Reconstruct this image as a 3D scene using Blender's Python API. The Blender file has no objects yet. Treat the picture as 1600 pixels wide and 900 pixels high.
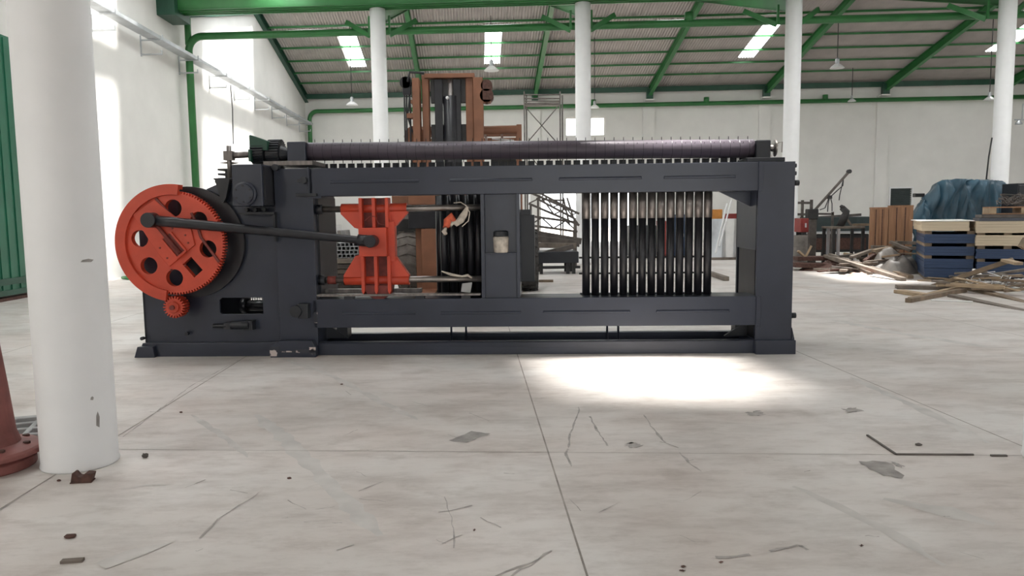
import bpy, bmesh, math, random
from mathutils import Vector, Matrix, Quaternion
from mathutils.geometry import tessellate_polygon
random.seed(7)
SC = bpy.context.scene
COL = SC.collection
PI = math.pi

# ------------------------------------------------------------------ camera
F = 1174.0; CX, CY = 800.0, 450.0; EYE = 1.5
PITCH = math.atan(114 / F); ROLL = 0.012
fw = Vector((0, math.cos(PITCH), -math.sin(PITCH)))
r0 = Vector((1, 0, 0)); u0 = r0.cross(fw)
cr, sr = math.cos(ROLL), math.sin(ROLL)
rt = cr * r0 - sr * u0; up = sr * r0 + cr * u0
ORI = Vector((0, 0, EYE))
cam_d = bpy.data.cameras.new('camera'); cam = bpy.data.objects.new('camera', cam_d); COL.objects.link(cam)
cam_d.sensor_width = 36; cam_d.lens = F * 36 / 1600; cam_d.clip_start = 0.05; cam_d.clip_end = 300
m3 = Matrix((rt, up, -fw)).transposed()
cam.matrix_world = Matrix.Translation(ORI) @ m3.to_4x4()
SC.camera = cam

# ------------------------------------------------------------------ light
SC.view_settings.view_transform = 'Standard'; SC.view_settings.look = 'None'
SC.view_settings.exposure = 0.20; SC.view_settings.gamma = 1.0; SC.view_settings.use_curve_mapping = False
W = bpy.data.worlds.new('sky'); SC.world = W; W.use_nodes = True
bg = W.node_tree.nodes['Background']; bg.inputs[0].default_value = (0.93, 0.97, 1.0, 1); bg.inputs[1].default_value = 2.6
SUN_UP = Vector((0.34, 0.10, 1.0)).normalized()
sd = bpy.data.lights.new('sun', 'SUN'); sd.energy = 19; sd.angle = math.radians(8); sd.color = (1.0, 0.97, 0.92)
so = bpy.data.objects.new('sun', sd); COL.objects.link(so); so.rotation_mode = 'QUATERNION'
so.rotation_quaternion = SUN_UP.to_track_quat('Z', 'Y'); so.location = (4, 8, 20)
SKYLIGHT = 13.0

# ------------------------------------------------------------------ helpers
def ray(x, y): return (x - CX) / F * rt - (y - CY) / F * up + fw
def G(x, y, z=0.0):
    d = ray(x, y); return ORI + d * ((z - EYE) / d.z)
def P(x, y, Y):
    d = ray(x, y); return ORI + d * (Y / d.y)
def B(a, b, z=0.0): return Vector((a - .05 * b, -.06 * a + b, z))      # hall axes: a along the machine, b into depth

def rgb(c):
    return tuple(((v / 255) / 12.92 if v / 255 <= .04045 else ((v / 255 + .055) / 1.055) ** 2.4) for v in c)

def mat(name, col, rough=.5, metal=0.0, var=.12, scale=6.0, bump=0.0, bscale=60.0, col2=None, thr=None, spec=.5, stretch=None):
    m = bpy.data.materials.new(name); m.use_nodes = True
    nt = m.node_tree; N = nt.nodes; L = nt.links
    b = N['Principled BSDF']; b.inputs['Roughness'].default_value = rough; b.inputs['Metallic'].default_value = metal
    b.inputs['Specular IOR Level'].default_value = spec
    tc = N.new('ShaderNodeTexCoord'); src = tc.outputs['Object']
    if stretch:
        mp = N.new('ShaderNodeMapping'); mp.inputs['Scale'].default_value = stretch; L.new(src, mp.inputs[0]); src = mp.outputs[0]
    nz = N.new('ShaderNodeTexNoise'); nz.inputs['Scale'].default_value = scale; nz.inputs['Detail'].default_value = 5
    L.new(src, nz.inputs['Vector'])
    rp = N.new('ShaderNodeValToRGB')
    c1 = tuple(max(0, c * (1 - var)) for c in col); c2 = col2 or tuple(min(1, c * (1 + var)) for c in col)
    if thr: rp.color_ramp.elements[0].position, rp.color_ramp.elements[1].position = thr
    else: rp.color_ramp.elements[0].position, rp.color_ramp.elements[1].position = .3, .7
    rp.color_ramp.elements[0].color = (*c1, 1); rp.color_ramp.elements[1].color = (*c2, 1)
    L.new(nz.outputs['Fac'], rp.inputs[0]); L.new(rp.outputs[0], b.inputs['Base Color'])
    if bump:
        n2 = N.new('ShaderNodeTexNoise'); n2.inputs['Scale'].default_value = bscale; L.new(src, n2.inputs['Vector'])
        bp = N.new('ShaderNodeBump'); bp.inputs['Strength'].default_value = bump; bp.inputs['Distance'].default_value = .01
        L.new(n2.outputs['Fac'], bp.inputs['Height']); L.new(bp.outputs[0], b.inputs['Normal'])
    return m

class MB:
    def __init__(s): s.v = []; s.f = []; s.sm = []
    def add(s, vs, fs, smooth=False):
        o = len(s.v); s.v += [Vector(v) for v in vs]
        for f in fs: s.f.append([i + o for i in f]); s.sm.append(smooth)
        return s
    def hexa(s, p):      # 8 points: bottom 4 ccw, top 4
        return s.add(p, [(3, 2, 1, 0), (4, 5, 6, 7), (0, 1, 5, 4), (1, 2, 6, 5), (2, 3, 7, 6), (3, 0, 4, 7)])
    def box(s, a, b):
        x0, y0, z0 = [min(p, q) for p, q in zip(a, b)]; x1, y1, z1 = [max(p, q) for p, q in zip(a, b)]
        return s.hexa([(x0, y0, z0), (x1, y0, z0), (x1, y1, z0), (x0, y1, z0), (x0, y0, z1), (x1, y0, z1), (x1, y1, z1), (x0, y1, z1)])
    def bar(s, p, q, w, h, ref=(0, 0, 1)):     # beam p->q, w across, h along ref
        p, q = Vector(p), Vector(q); d = (q - p).normalized(); r = Vector(ref)
        if abs(d.dot(r)) > .99: r = Vector((0, 1, 0))
        x = d.cross(r).normalized(); z = x.cross(d)
        c = [(-w / 2, -h / 2), (w / 2, -h / 2), (w / 2, h / 2), (-w / 2, h / 2)]
        return s.hexa([p + x * i + z * j for i, j in c] + [q + x * i + z * j for i, j in c])
    def tube(s, pts, r, n=12, cap=True):
        pts = [Vector(p) for p in pts]; rs = r if isinstance(r, (list, tuple)) else [r] * len(pts)
        vs = []; fs = []; k = len(pts); x = None
        for i, p in enumerate(pts):
            d = (pts[min(i + 1, k - 1)] - pts[max(i - 1, 0)]).normalized()
            if x is None:
                a = Vector((0, 0, 1)) if abs(d.z) < .9 else Vector((1, 0, 0)); x = d.cross(a).normalized()
            else: x = (x - d * x.dot(d)).normalized()
            y = d.cross(x)
            for j in range(n):
                t = 2 * PI * j / n; vs.append(p + (x * math.cos(t) + y * math.sin(t)) * rs[i])
        for i in range(k - 1):
            for j in range(n): fs.append((i * n + j, i * n + (j + 1) % n, (i + 1) * n + (j + 1) % n, (i + 1) * n + j))
        s.add(vs, fs, n > 6)
        if cap:
            s.add(vs[:n], [tuple(range(n - 1, -1, -1))]); s.add(vs[-n:], [tuple(range(n))])
        return s
    def lathe(s, c, prof, axis=(0, 0, 1), n=24, capped=True):   # prof = [(r, h)...]
        c = Vector(c); a = Vector(axis).normalized(); x = a.orthogonal().normalized(); y = a.cross(x)
        vs = []; fs = []
        for r, h in prof:
            for j in range(n):
                t = 2 * PI * j / n; vs.append(c + a * h + (x * math.cos(t) + y * math.sin(t)) * r)
        for i in range(len(prof) - 1):
            for j in range(n): fs.append((i * n + j, i * n + (j + 1) % n, (i + 1) * n + (j + 1) % n, (i + 1) * n + j))
        s.add(vs, fs, False)
        if capped:
            s.add(vs[:n], [tuple(range(n - 1, -1, -1))]); s.add(vs[-n:], [tuple(range(n))])
        return s
    def plate(s, outer, holes, h0, h1, o=(0, 0, 0), X=(1, 0, 0), Y=(0, 0, 1)):   # polygon with holes, extruded along X x Y from h0 to h1
        X, Y, o = Vector(X), Vector(Y), Vector(o); Nn = X.cross(Y)
        loops = [outer] + list(holes); flat = [p for l in loops for p in l]
        tri = tessellate_polygon([[Vector((p[0], p[1], 0)) for p in l] for l in loops])
        n = len(flat); vs = [o + X * p[0] + Y * p[1] + Nn * h for h in (h0, h1) for p in flat]; fs = []
        for t in tri:
            a, b, c = [flat[i] for i in t]
            cr_ = (b[0] - a[0]) * (c[1] - a[1]) - (b[1] - a[1]) * (c[0] - a[0])
            t = tuple(t) if cr_ > 0 else tuple(reversed(t))
            fs.append(tuple(i + n for i in t)); fs.append(tuple(reversed(t)))
        k = 0
        for l in loops:
            m = len(l)
            for i in range(m):
                p, q = k + i, k + (i + 1) % m; fs.append((p, q, q + n, p + n))
            k += m
        return s.add(vs, fs)
    def quad(s, a, b, c, d): return s.add([a, b, c, d], [(0, 1, 2, 3)])
    def build(s, name, m=None, parent=None, bevel=0.0, origin=None, seg=1, fix=True):
        me = bpy.data.meshes.new(name); vs = s.v
        o = bpy.data.objects.new(name, me); COL.objects.link(o)
        if origin is not None:
            og = Vector(origin); vs = [v - og for v in vs]; o.location = og
        me.from_pydata([tuple(v) for v in vs], [], s.f)
        for p, q in zip(me.polygons, s.sm): p.use_smooth = q
        if fix:
            b = bmesh.new(); b.from_mesh(me); bmesh.ops.remove_doubles(b, verts=b.verts, dist=1e-5)
            bmesh.ops.recalc_face_normals(b, faces=b.faces); b.to_mesh(me); b.free()
        if m: me.materials.append(m)
        if parent: o.parent = parent
        if bevel:
            md = o.modifiers.new('bevel', 'BEVEL'); md.width = bevel; md.segments = seg; md.limit_method = 'ANGLE'; md.angle_limit = .6
        return o

def tag(o, label=None, cat=None, group=None, kind=None):
    if label: o['label'] = label
    if cat: o['category'] = cat
    if group: o['group'] = group
    if kind: o['kind'] = kind
    return o
def empty(name, loc, rz=0.0, label=None, cat=None, group=None):
    o = bpy.data.objects.new(name, None); COL.objects.link(o); o.location = loc; o.rotation_euler = (0, 0, rz)
    o.empty_display_size = .2
    return tag(o, label, cat, group)
def circ(cx, cy, r, n=28, a0=0, a1=2 * PI):
    return [(cx + r * math.cos(a0 + (a1 - a0) * i / n), cy + r * math.sin(a0 + (a1 - a0) * i / n)) for i in range(n)]
def arc(cx, cy, r, a0, a1, n):
    return [(cx + r * math.cos(a0 + (a1 - a0) * i / n), cy + r * math.sin(a0 + (a1 - a0) * i / n)) for i in range(n + 1)]
def gearpoly(r, n, d):
    o = []
    for i in range(n):
        for k, rr in ((-.30, r - d), (-.16, r), (.16, r), (.30, r - d)):
            t = 2 * PI * (i + k) / n; o.append((rr * math.cos(t), rr * math.sin(t)))
    return o
def cpy(o, parent=None, dx=(0, 0, 0)):
    c = o.copy(); COL.objects.link(c); c.location = o.location + Vector(dx)
    if parent: c.parent = parent
    return c

# ------------------------------------------------------------------ materials
M = {}
M['white_wall'] = mat('white painted plaster', (.78, .77, .74), .75, var=.035, scale=1.2, bump=.08, bscale=14)
M['white_col'] = mat('white painted concrete', (.80, .80, .80), .6, var=.03, scale=3, bump=.05, bscale=20)
M['green'] = mat('green painted steel', (.030, .165, .045), .38, var=.15, scale=2)
M['dgreen'] = mat('dark green painted steel', (.014, .07, .042), .42, var=.15, scale=2)
M['sheet'] = mat('grey fibre cement roofing', (.47, .435, .415), .8, var=.10, scale=1.5)
M['slate'] = mat('slate grey machine paint', (.024, .029, .047), .32, var=.14, scale=2.5, bump=.04, bscale=9, spec=.55)
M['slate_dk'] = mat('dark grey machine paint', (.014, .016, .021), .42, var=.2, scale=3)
M['black'] = mat('black greased steel', (.014, .014, .018), .38, var=.25, scale=8)
M['red'] = mat('orange red machine paint', (.57, .066, .030), .42, var=.13, scale=4, bump=.03, bscale=18)
M['red_dk'] = mat('grimy orange red paint', (.17, .030, .022), .6, var=.35, scale=14)
M['steel'] = mat('bare rolled steel', (.32, .29, .27), .35, .85, var=.25, scale=9)
M['steel_dk'] = mat('worn grey steel', (.20, .18, .17), .4, .7, var=.35, scale=22, stretch=(1, 1, .15))
M['roller'] = mat('blued steel roller', (.095, .078, .098), .42, .15, var=.25, scale=3, stretch=(.5, 6, 6))
M['chip'] = mat('chipped paint showing pale primer', (.045, .048, .06), .6, var=.1, scale=11, col2=(.55, .47, .44), thr=(.52, .56))
M['galv'] = mat('galvanised steel', (.52, .54, .56), .45, .6, var=.1, scale=4)
M['orange'] = mat('faded orange brown paint', (.215, .090, .047), .5, var=.18, scale=3)
M['rubber'] = mat('dusty tyre rubber', (.045, .042, .040), .85, var=.3, scale=9)
M['rubber_lt'] = mat('pale dusty tyre rubber', (.16, .14, .125), .9, var=.25, scale=9)
M['dark'] = mat('dark oily steel', (.025, .024, .024), .55, var=.3, scale=5)
M['scrap'] = mat('rusty grey steel', (.11, .095, .085), .6, .3, var=.35, scale=6)
M['wood'] = mat('weathered timber', (.21, .155, .105), .75, var=.3, scale=5, stretch=(1, 1, 1))
M['wood_lt'] = mat('fresh pale timber', (.38, .28, .18), .75, var=.22, scale=5)
M['wood_gr'] = mat('grey brown old timber', (.17, .14, .115), .8, var=.3, scale=6)
M['ply'] = mat('reddish crate plywood', (.31, .165, .09), .65, var=.22, scale=4, stretch=(6, 6, .5))
M['blue'] = mat('dark blue coated panel', (.021, .045, .105), .5, var=.12, scale=3, stretch=(1, 1, 30))
M['cream'] = mat('cream coated panel', (.55, .46, .33), .55, var=.08, scale=3, stretch=(1, 1, 40))
M['tarp'] = mat('blue plastic tarpaulin', (.030, .078, .115), .40, var=.45, scale=1.8, bump=.6, bscale=4)
M['greytarp'] = mat('grey dusty plastic sheet', (.17, .155, .14), .5, var=.4, scale=4, bump=.5, bscale=8)
M['white_pl'] = mat('white plastic sheet', (.75, .74, .72), .5, var=.08, scale=3)
M['white_en'] = mat('white enamel', (.8, .8, .8), .35, var=.03, scale=3)
M['rag'] = mat('off white rag', (.55, .49, .42), .85, var=.25, scale=20)
M['redrag'] = mat('red plastic rag', (.60, .11, .05), .7, var=.25, scale=20)
M['rust'] = mat('red oxide primer on casting', (.22, .075, .065), .6, var=.25, scale=7)
M['brick'] = mat('rusty brown scrap', (.085, .04, .03), .8, var=.4, scale=25)
M['grey_pl'] = mat('grey plastic grid', (.33, .33, .33), .7, var=.15, scale=8)
M['door_green'] = mat('green sheet metal door', (.018, .135, .075), .42, var=.12, scale=2)
M['peach'] = mat('pale orange plastic bag', (.80, .38, .26), .5, var=.2, scale=14)
M['redpaint'] = mat('red machine enamel', (.22, .022, .018), .5, var=.15, scale=6)
M['yellow'] = mat('orange yellow machine paint', (.60, .25, .05), .5, var=.15, scale=6)
M['louvre'] = mat('dark green grey louvre', (.035, .05, .05), .5, var=.2, scale=5)
M['floor_dk'] = mat('grey cement patch', (.30, .28, .265), .7, var=.3, scale=9)
M['joint'] = mat('dark saw cut joint', (.30, .27, .245), .9, var=.3, scale=5)
M['scuff'] = mat('grey scuff', (.36, .335, .315), .75, var=.3, scale=14)
M['track'] = mat('faint tyre track', (.54, .515, .49), .6, var=.14, scale=5)
M['jarglass'] = mat('cloudy plastic jar', (.48, .43, .37), .25, var=.3, scale=18)

def floor_mat():
    m = bpy.data.materials.new('pale trowelled concrete'); m.use_nodes = True
    nt = m.node_tree; N = nt.nodes; L = nt.links; b = N['Principled BSDF']
    tc = N.new('ShaderNodeTexCoord')
    def noise(scale, detail, st=(1, 1, 1), rough=.55):
        mp = N.new('ShaderNodeMapping'); mp.inputs['Scale'].default_value = st; L.new(tc.outputs['Object'], mp.inputs[0])
        n = N.new('ShaderNodeTexNoise'); n.inputs['Scale'].default_value = scale; n.inputs['Detail'].default_value = detail
        n.inputs['Roughness'].default_value = rough; L.new(mp.outputs[0], n.inputs['Vector']); return n.outputs['Fac']
    def ramp(f, p0, p1, c0, c1):
        r = N.new('ShaderNodeValToRGB'); r.color_ramp.elements[0].position = p0; r.color_ramp.elements[1].position = p1
        r.color_ramp.elements[0].color = (*c0, 1); r.color_ramp.elements[1].color = (*c1, 1); L.new(f, r.inputs[0]); return r.outputs[0]
    def mix(mode, fac, a, c):
        x = N.new('ShaderNodeMix'); x.data_type = 'RGBA'; x.blend_type = mode
        if isinstance(fac, float): x.inputs[0].default_value = fac
        else: L.new(fac, x.inputs[0])
        L.new(a, x.inputs[6]); L.new(c, x.inputs[7]); return x.outputs[2]
    base = ramp(noise(.55, 4), .3, .72, (.56, .53, .50), (.73, .705, .68))
    tint = ramp(noise(.9, 3, (1, 1, 1)), .35, .65, (.93, .885, .865), (1, 1, 1))
    st = ramp(noise(1.6, 7, (.8, 1.9, 1), .7), .36, .54, (.78, .76, .75), (1, 1, 1))
    blot = ramp(noise(2.6, 5, (1, 1.3, 1), .6), .58, .72, (1, 1, 1), (.76, .735, .715))
    c = mix('MULTIPLY', 1.0, base, tint); fine = ramp(noise(5, 7, (.7, 2.2, 1), .75), .34, .50, (.84, .82, .81), (1, 1, 1)); c = mix('MULTIPLY', .85, c, st); c = mix('MULTIPLY', .8, c, fine); c = mix('MULTIPLY', .7, c, blot)
    L.new(c, b.inputs['Base Color'])
    rr = ramp(noise(1.8, 5, (1, 2, 1)), .3, .7, (.38, .38, .38), (.62, .62, .62)); L.new(rr, b.inputs['Roughness'])
    b.inputs['Specular IOR Level'].default_value = .4
    bp = N.new('ShaderNodeBump'); bp.inputs['Strength'].default_value = .10; bp.inputs['Distance'].default_value = .02
    L.new(noise(3.5, 4, (1, 2, 1)), bp.inputs['Height']); L.new(bp.outputs[0], b.inputs['Normal'])
    return m
M['floor'] = floor_mat()
def glow(name, col, s):
    m = bpy.data.materials.new(name); m.use_nodes = True; nt = m.node_tree
    b = nt.nodes['Principled BSDF']; b.inputs['Base Color'].default_value = (.8, .8, .8, 1)
    b.inputs['Emission Color'].default_value = (*col, 1); b.inputs['Emission Strength'].default_value = s
    return m
M['skylight'] = glow('translucent roof panel lit by the sky', (.97, .99, 1.0), SKYLIGHT)

# ------------------------------------------------------------------ hall
AL, AR = -9.27, 34.3           # left and right walls
BF, BK = -15.0, 42.0           # front and back walls
ZV, ZE, ZR = 7.95, 8.2, 10.55  # valley, eave, ridge
def S(name, mb, m, **k): return tag(mb.build(name, m, **k), kind='structure')
fl = MB(); fl.hexa([B(AL - .3, BF, -.2), B(AR + .3, BF, -.2), B(AR + .3, BK + .3, -.2), B(AL - .3, BK + .3, -.2),
                    B(AL - .3, BF, 0), B(AR + .3, BF, 0), B(AR + .3, BK + .3, 0), B(AL - .3, BK + .3, 0)])
floor = S('floor', fl, M['floor'])
yd = MB(); yd.hexa([B(AL - 40, BF - 40, -.25), B(AR + 40, BF - 40, -.25), B(AR + 40, BK + 60, -.25), B(AL - 40, BK + 60, -.25),
                    B(AL - 40, BF - 40, -.21), B(AR + 40, BF - 40, -.21), B(AR + 40, BK + 60, -.21), B(AL - 40, BK + 60, -.21)])
S('ground', yd, mat('pale yard ground', (.5, .46, .4), .9))

def bbox(mb, a0, b0, z0, a1, b1, z1):
    return mb.hexa([B(a0, b0, z0), B(a1, b0, z0), B(a1, b1, z0), B(a0, b1, z0), B(a0, b0, z1), B(a1, b0, z1), B(a1, b1, z1), B(a0, b1, z1)])
def a_at(px, b, y=336):       # hall coordinate a seen at picture column px, at depth b
    t = ray(px, y); k = t.x / t.y
    return (k * b + .05 * b) / (1 + .06 * k)
# side walls with gables
gab = [(BF, 0), (BK + .25, 0), (BK + .25, ZE + .05), (32.5, ZR), (23, ZV), (13.7, ZR), (4.4, ZV), (-5.3, ZR), (BF, ZV)]
for nm, a0, a1 in (('wall_left', AL - .25, AL), ('wall_right', AR, AR + .25)):
    w = MB(); n = len(gab)
    w.add([B(a0, b, z) for b, z in gab] + [B(a1, b, z) for b, z in gab],
          [tuple(range(n - 1, -1, -1)), tuple(range(n, 2 * n))] + [(i, (i + 1) % n, (i + 1) % n + n, i + n) for i in range(n)])
    S(nm, w, M['white_wall'])
# back wall with a tall door opening and a window
dA, dB_, dH = a_at(828, BK), a_at(987, BK), 3.5
wA, wB, wZ0, wZ1 = a_at(884, BK), a_at(946, BK), P(900, 213, 41.6).z, P(900, 183, 41.6).z
lA, lB, lZ0, lZ1 = a_at(1390, BK), a_at(1423, BK), P(1406, 324, 40.2).z, P(1406, 294, 40.2).z
wb = MB()
for a0, a1, z0, z1 in ((AL, dA, 0, ZE), (dA, wA, dH, ZE), (wA, wB, dH, wZ0), (wA, wB, wZ1, ZE), (wB, dB_, dH, ZE), (dB_, lA, 0, ZE),
                       (lA, lB, 0, lZ0), (lA, lB, lZ1, ZE), (lB, AR, 0, ZE)):
    bbox(wb, a0, BK, z0, a1, BK + .25, z1)
wall_back = S('wall_back', wb, M['white_wall'])
wf = MB()
for a0, a1, z0, z1 in ((AL, -4, 0, ZV), (-4, 9, 5.0, ZV), (9, 16, 0, ZV), (16, 28, 5.0, ZV), (28, AR, 0, ZV)):
    bbox(wf, a0, BF - .25, z0, a1, BF, z1)
S('wall_front', wf, M['white_wall'])
# window frame in the back wall: two lights with a mullion
wm = MB()
for a0, a1, z0, z1 in ((wA, wB, wZ0, wZ0 + .06), (wA, wB, wZ1 - .06, wZ1), (wA, wA + .06, wZ0, wZ1), (wB - .06, wB, wZ0, wZ1),
                       ((wA + wB) / 2 - .3, (wA + wB) / 2 + .3, wZ0, wZ1)):
    bbox(wm, a0, BK + .08, z0, a1, BK + .16, z1)
w1 = S('window_1', wm, M['white_wall'])
lv = MB(); bbox(lv, lA, BK + .12, lZ0, lB, BK + .2, lZ1)
for i in range(9):
    z = lZ0 + (lZ1 - lZ0) * (i + .5) / 9; bbox(lv, lA, BK + .04, z - .015, lB, BK + .12, z + .03)
w2 = S('window_2', lv, M['louvre'])
lf = MB()
for a0, a1, z0, z1 in ((lA - .08, lB + .08, lZ1, lZ1 + .08), (lA - .08, lB + .08, lZ0 - .08, lZ0), (lA - .08, lA, lZ0, lZ1), (lB, lB + .08, lZ0, lZ1)):
    bbox(lf, a0, BK - .03, z0, a1, BK, z1)
lf.build('window_frame', M['white_en'], w2)
# pilasters and the tie beam band on the back wall
FR = [-2.7, 3.45, 9.6, 15.75, 21.9, 28.05]      # frames
for k, a in enumerate(FR):
    p = MB(); bbox(p, a - .3, BK - .12, 0, a + .3, BK, 7.55)
    S('trim_%d' % (k + 1), p, M['white_wall'])

# ---- roof: sheets, skylight openings, rafters, purlins, gutter
def zroof(b):
    pts = [(BF - .3, ZV - .05), (-5.3, ZR), (4.4, ZV), (13.7, ZR), (23, ZV), (32.5, ZR), (BK + .6, ZE - .12)]
    for (b0, z0), (b1, z1) in zip(pts, pts[1:]):
        if b <= b1: return z0 + (z1 - z0) * (b - b0) / (b1 - b0)
    return pts[-1][1]
def b_on_roof(px, y, lo=32.6, hi=42):
    for _ in range(40):
        mid = (lo + hi) / 2; t = P(px, y, mid - .06 * a_at(px, mid))
        if t.z > zroof(mid): hi = mid
        else: lo = mid
    return mid
b_top, b_bot = b_on_roof(770, 44), b_on_roof(770, 101)
sky_a = []
for pl, pr in ((548, 572), (757, 780), (1153, 1177), (1538, 1564)):
    sky_a.append((a_at(pl, b_bot, 100), a_at(pr, b_bot, 100)))
rs = MB()
# far slope that faces the camera, corrugated
holes = sorted(sky_a)
n = int((AR - AL) / .065); prev = None
for i in range(n + 1):
    a = AL + (AR - AL) * i / n; dz = .034 * math.cos(PI * i)
    cur = [B(a, b, zroof(b) + .06 + dz) for b in (32.5, b_top, b_bot, BK + .6)]
    if prev:
        am = AL + (AR - AL) * (i - .5) / n; hole = any(h0 < am < h1 for h0, h1 in holes)
        for k in range(3):
            if not (hole and k == 1): rs.quad(prev[k], cur[k], cur[k + 1], prev[k + 1])
    prev = cur
# other slopes (flat sheets with cut-outs)
def slope(b0, b1, cuts):
    as_ = sorted({AL, AR} | {c for q in cuts for c in q[:2]}); bs = sorted({b0, b1} | {c for q in cuts for c in q[2:]})
    for i in range(len(as_) - 1):
        for j in range(len(bs) - 1):
            am, bm = (as_[i] + as_[i + 1]) / 2, (bs[j] + bs[j + 1]) / 2
            if any(q[0] < am < q[1] and q[2] < bm < q[3] for q in cuts): continue
            rs.quad(*[B(a, b, zroof(b) + .06) for a, b in ((as_[i], bs[j]), (as_[i + 1], bs[j]), (as_[i + 1], bs[j + 1]), (as_[i], bs[j + 1]))])
def hole_for(gx, gy, da, db):      # clear roof light whose sun patch lands round a floor point
    t = Vector((gx, gy, 0)); z = 9.0
    for _ in range(6):
        q = t + SUN_UP * (z / SUN_UP.z); b = (q.y + .06 * q.x) / (1 - .003); a = q.x + .05 * b; z = zroof(b)
    return (a - da / 2, a + da / 2, b - db / 2, b + db / 2)
CLEAR = [hole_for(1.3, 7.3, 1.3, 2.2), hole_for(7.6, 17.2, 2.0, 2.5), (-9.2, -6.4, 15.6, 19.9), (-9.2, -6.4, 26.3, 32.4), (-9.2, -6.6, -5.0, 1.5)]  # last opening added, out of view, so a sunlit wall reflects in the machine
panels = [(h0, h1, b_top, b_bot) for h0, h1 in sky_a]
near = []
for a in (-6.2, -.2, 10.6, 17, 24, 30):
    near.extend([(a, a + .8, -12, -9)] if a > 5 else [])
    near.append((a, a + 1.1, 20.4, 22.4) if a < -5 else (a, a + 1.1, 17.0, 21.0))
for a in (-6.6, -1.6, 12.4, 18.5, 25): near.append((a, a + 1.1, 7.0, 11.5))
for a in (-6.3, .5, 6.5, 18.5, 26): near.append((a, a + 1.1, 25.5, 29.5))
sl = [(BF - .3, -5.3), (-5.3, 4.4), (4.4, 13.7), (13.7, 23), (23, 32.5)]
for b0, b1 in sl:
    slope(b0, b1, [q for q in near + CLEAR if b0 <= (q[2] + q[3]) / 2 < b1])
ceil = tag(rs.build('ceiling', M['sheet'], fix=False), kind='structure')
for k, (a0, a1, b0, b1) in enumerate(panels + near):
    p = MB(); p.hexa([B(a0, b0, zroof(b0) + .07), B(a1, b0, zroof(b0) + .07), B(a1, b1, zroof(b1) + .07), B(a0, b1, zroof(b1) + .07),
                      B(a0, b0, zroof(b0) + .10), B(a1, b0, zroof(b0) + .10), B(a1, b1, zroof(b1) + .10), B(a0, b1, zroof(b1) + .10)])
    S('window_%d' % (k + 3), p, M['skylight'])
# purlins on the visible slope
for px_y in (62, 83, 102, 118.5):
    b = b_on_roof(940, px_y); p = MB()
    p.bar(B(AL, b, zroof(b) - .03), B(AR, b, zroof(b) + .0), .05, .09); p.build('purlin', M['green'], ceil)
for b in (33.1, 34.4):
    p = MB(); p.bar(B(AL, b, zroof(b) - .03), B(AR, b, zroof(b) + .0), .05, .09); p.build('purlin', M['green'], ceil)
p = MB(); p.bar(B(AL, 41.7, 8.12), B(AR, 41.7, 8.12), .12, .26); p.build('eave_beam', M['dgreen'], ceil)
for b in (6, 8, 10, 12, 15, 17, 19, 21.4, 24.5, 26.5, 28.5, 30.5):
    p = MB(); p.bar(B(AL, b, zroof(b) - .03), B(AR, b, zroof(b) + .0), .05, .09); p.build('purlin', M['green'], ceil)
# portal rafters: I sections with haunches
def rafter(a, b0, z0, b1, z1, h0=.36, h1=.30):
    p = MB(); q0, q1 = B(a, b0, z0), B(a, b1, z1)
    ax = Vector((1, -.06, 0)).normalized()
    for w, lo, hi in ((.012, 0, 1), (.20, -.02, .02), (.20, .98, 1.02)):
        c = []
        for (q, h) in ((q0, h0), (q1, h1)):
            zl, zh = -h + h * lo, -h + h * hi
            if w > .1 and lo < 0: zl, zh = -h - .01, -h + .012
            if w > .1 and lo > .5: zl, zh = -.012, .01
            c += [q - ax * w / 2 + Vector((0, 0, zl)), q + ax * w / 2 + Vector((0, 0, zl)), q + ax * w / 2 + Vector((0, 0, zh)), q - ax * w / 2 + Vector((0, 0, zh))]
        p.hexa([c[0], c[1], c[5], c[4], c[3], c[2], c[6], c[7]])
    return p
VA = []
for px, y in ((593, 130), (911, 130), (1238, 130), (1569, 130)):
    D = 23.0
    for _ in range(4): t = P(px, y, D); D = 22.9 - .06 * t.x
    VA.append(P(px, y, D))
va = [t.x + .05 * 22.9 for t in VA]
for k, a in enumerate(FR):
    rafter(a, 32.5, zroof(32.5) - .1, BK - .1, zroof(BK) - .1, .3, .42).build('rafter', M['green'], ceil, fix=True)
    av = va[k] if k < 4 else a
    p = rafter(a, 32.5, zroof(32.5) - .1, 23.4, zroof(23.4) - .1, .3, .6)
    p.build('rafter', M['green'], ceil)
    h = MB(); ax = Vector((1, -.06, 0)).normalized()
    h.bar(B(a, BK - .28, 7.6), B(a, BK - .28, 8.15), .34, .26, ref=(0, 1, 0)); h.build('bracket', M['dgreen'], ceil)
    c = MB(); bbox(c, a - .24, BK - .42, 7.52, a + .24, BK - .12, 7.6); c.build('bearing_pad', M['white_wall'], ceil)
for b0, b1 in ((32.5, BK), (32.5, 23)):
    rafter(AL + .1, b0, zroof(b0) - .02, b1, zroof(b1) - .02, .36, .36).build('rafter', M['dgreen'], ceil)
# valley gutter beam above the column row
gt = MB()
bbox(gt, AL, 22.55, 7.70, AR, 23.25, 7.74); bbox(gt, AL, 22.55, 7.72, AR, 22.62, 8.5); bbox(gt, AL, 23.18, 7.72, AR, 23.25, 8.2)
for i in range(3): bbox(gt, AL, 22.70 + i * .18, 7.67, AR, 22.74 + i * .18, 7.70)
gt.build('gutter', M['green'], ceil)
g2 = MB(); bbox(g2, AL, 4.1, 7.6, AR, 4.8, 8.4); g2.build('gutter', M['green'], ceil)
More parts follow.
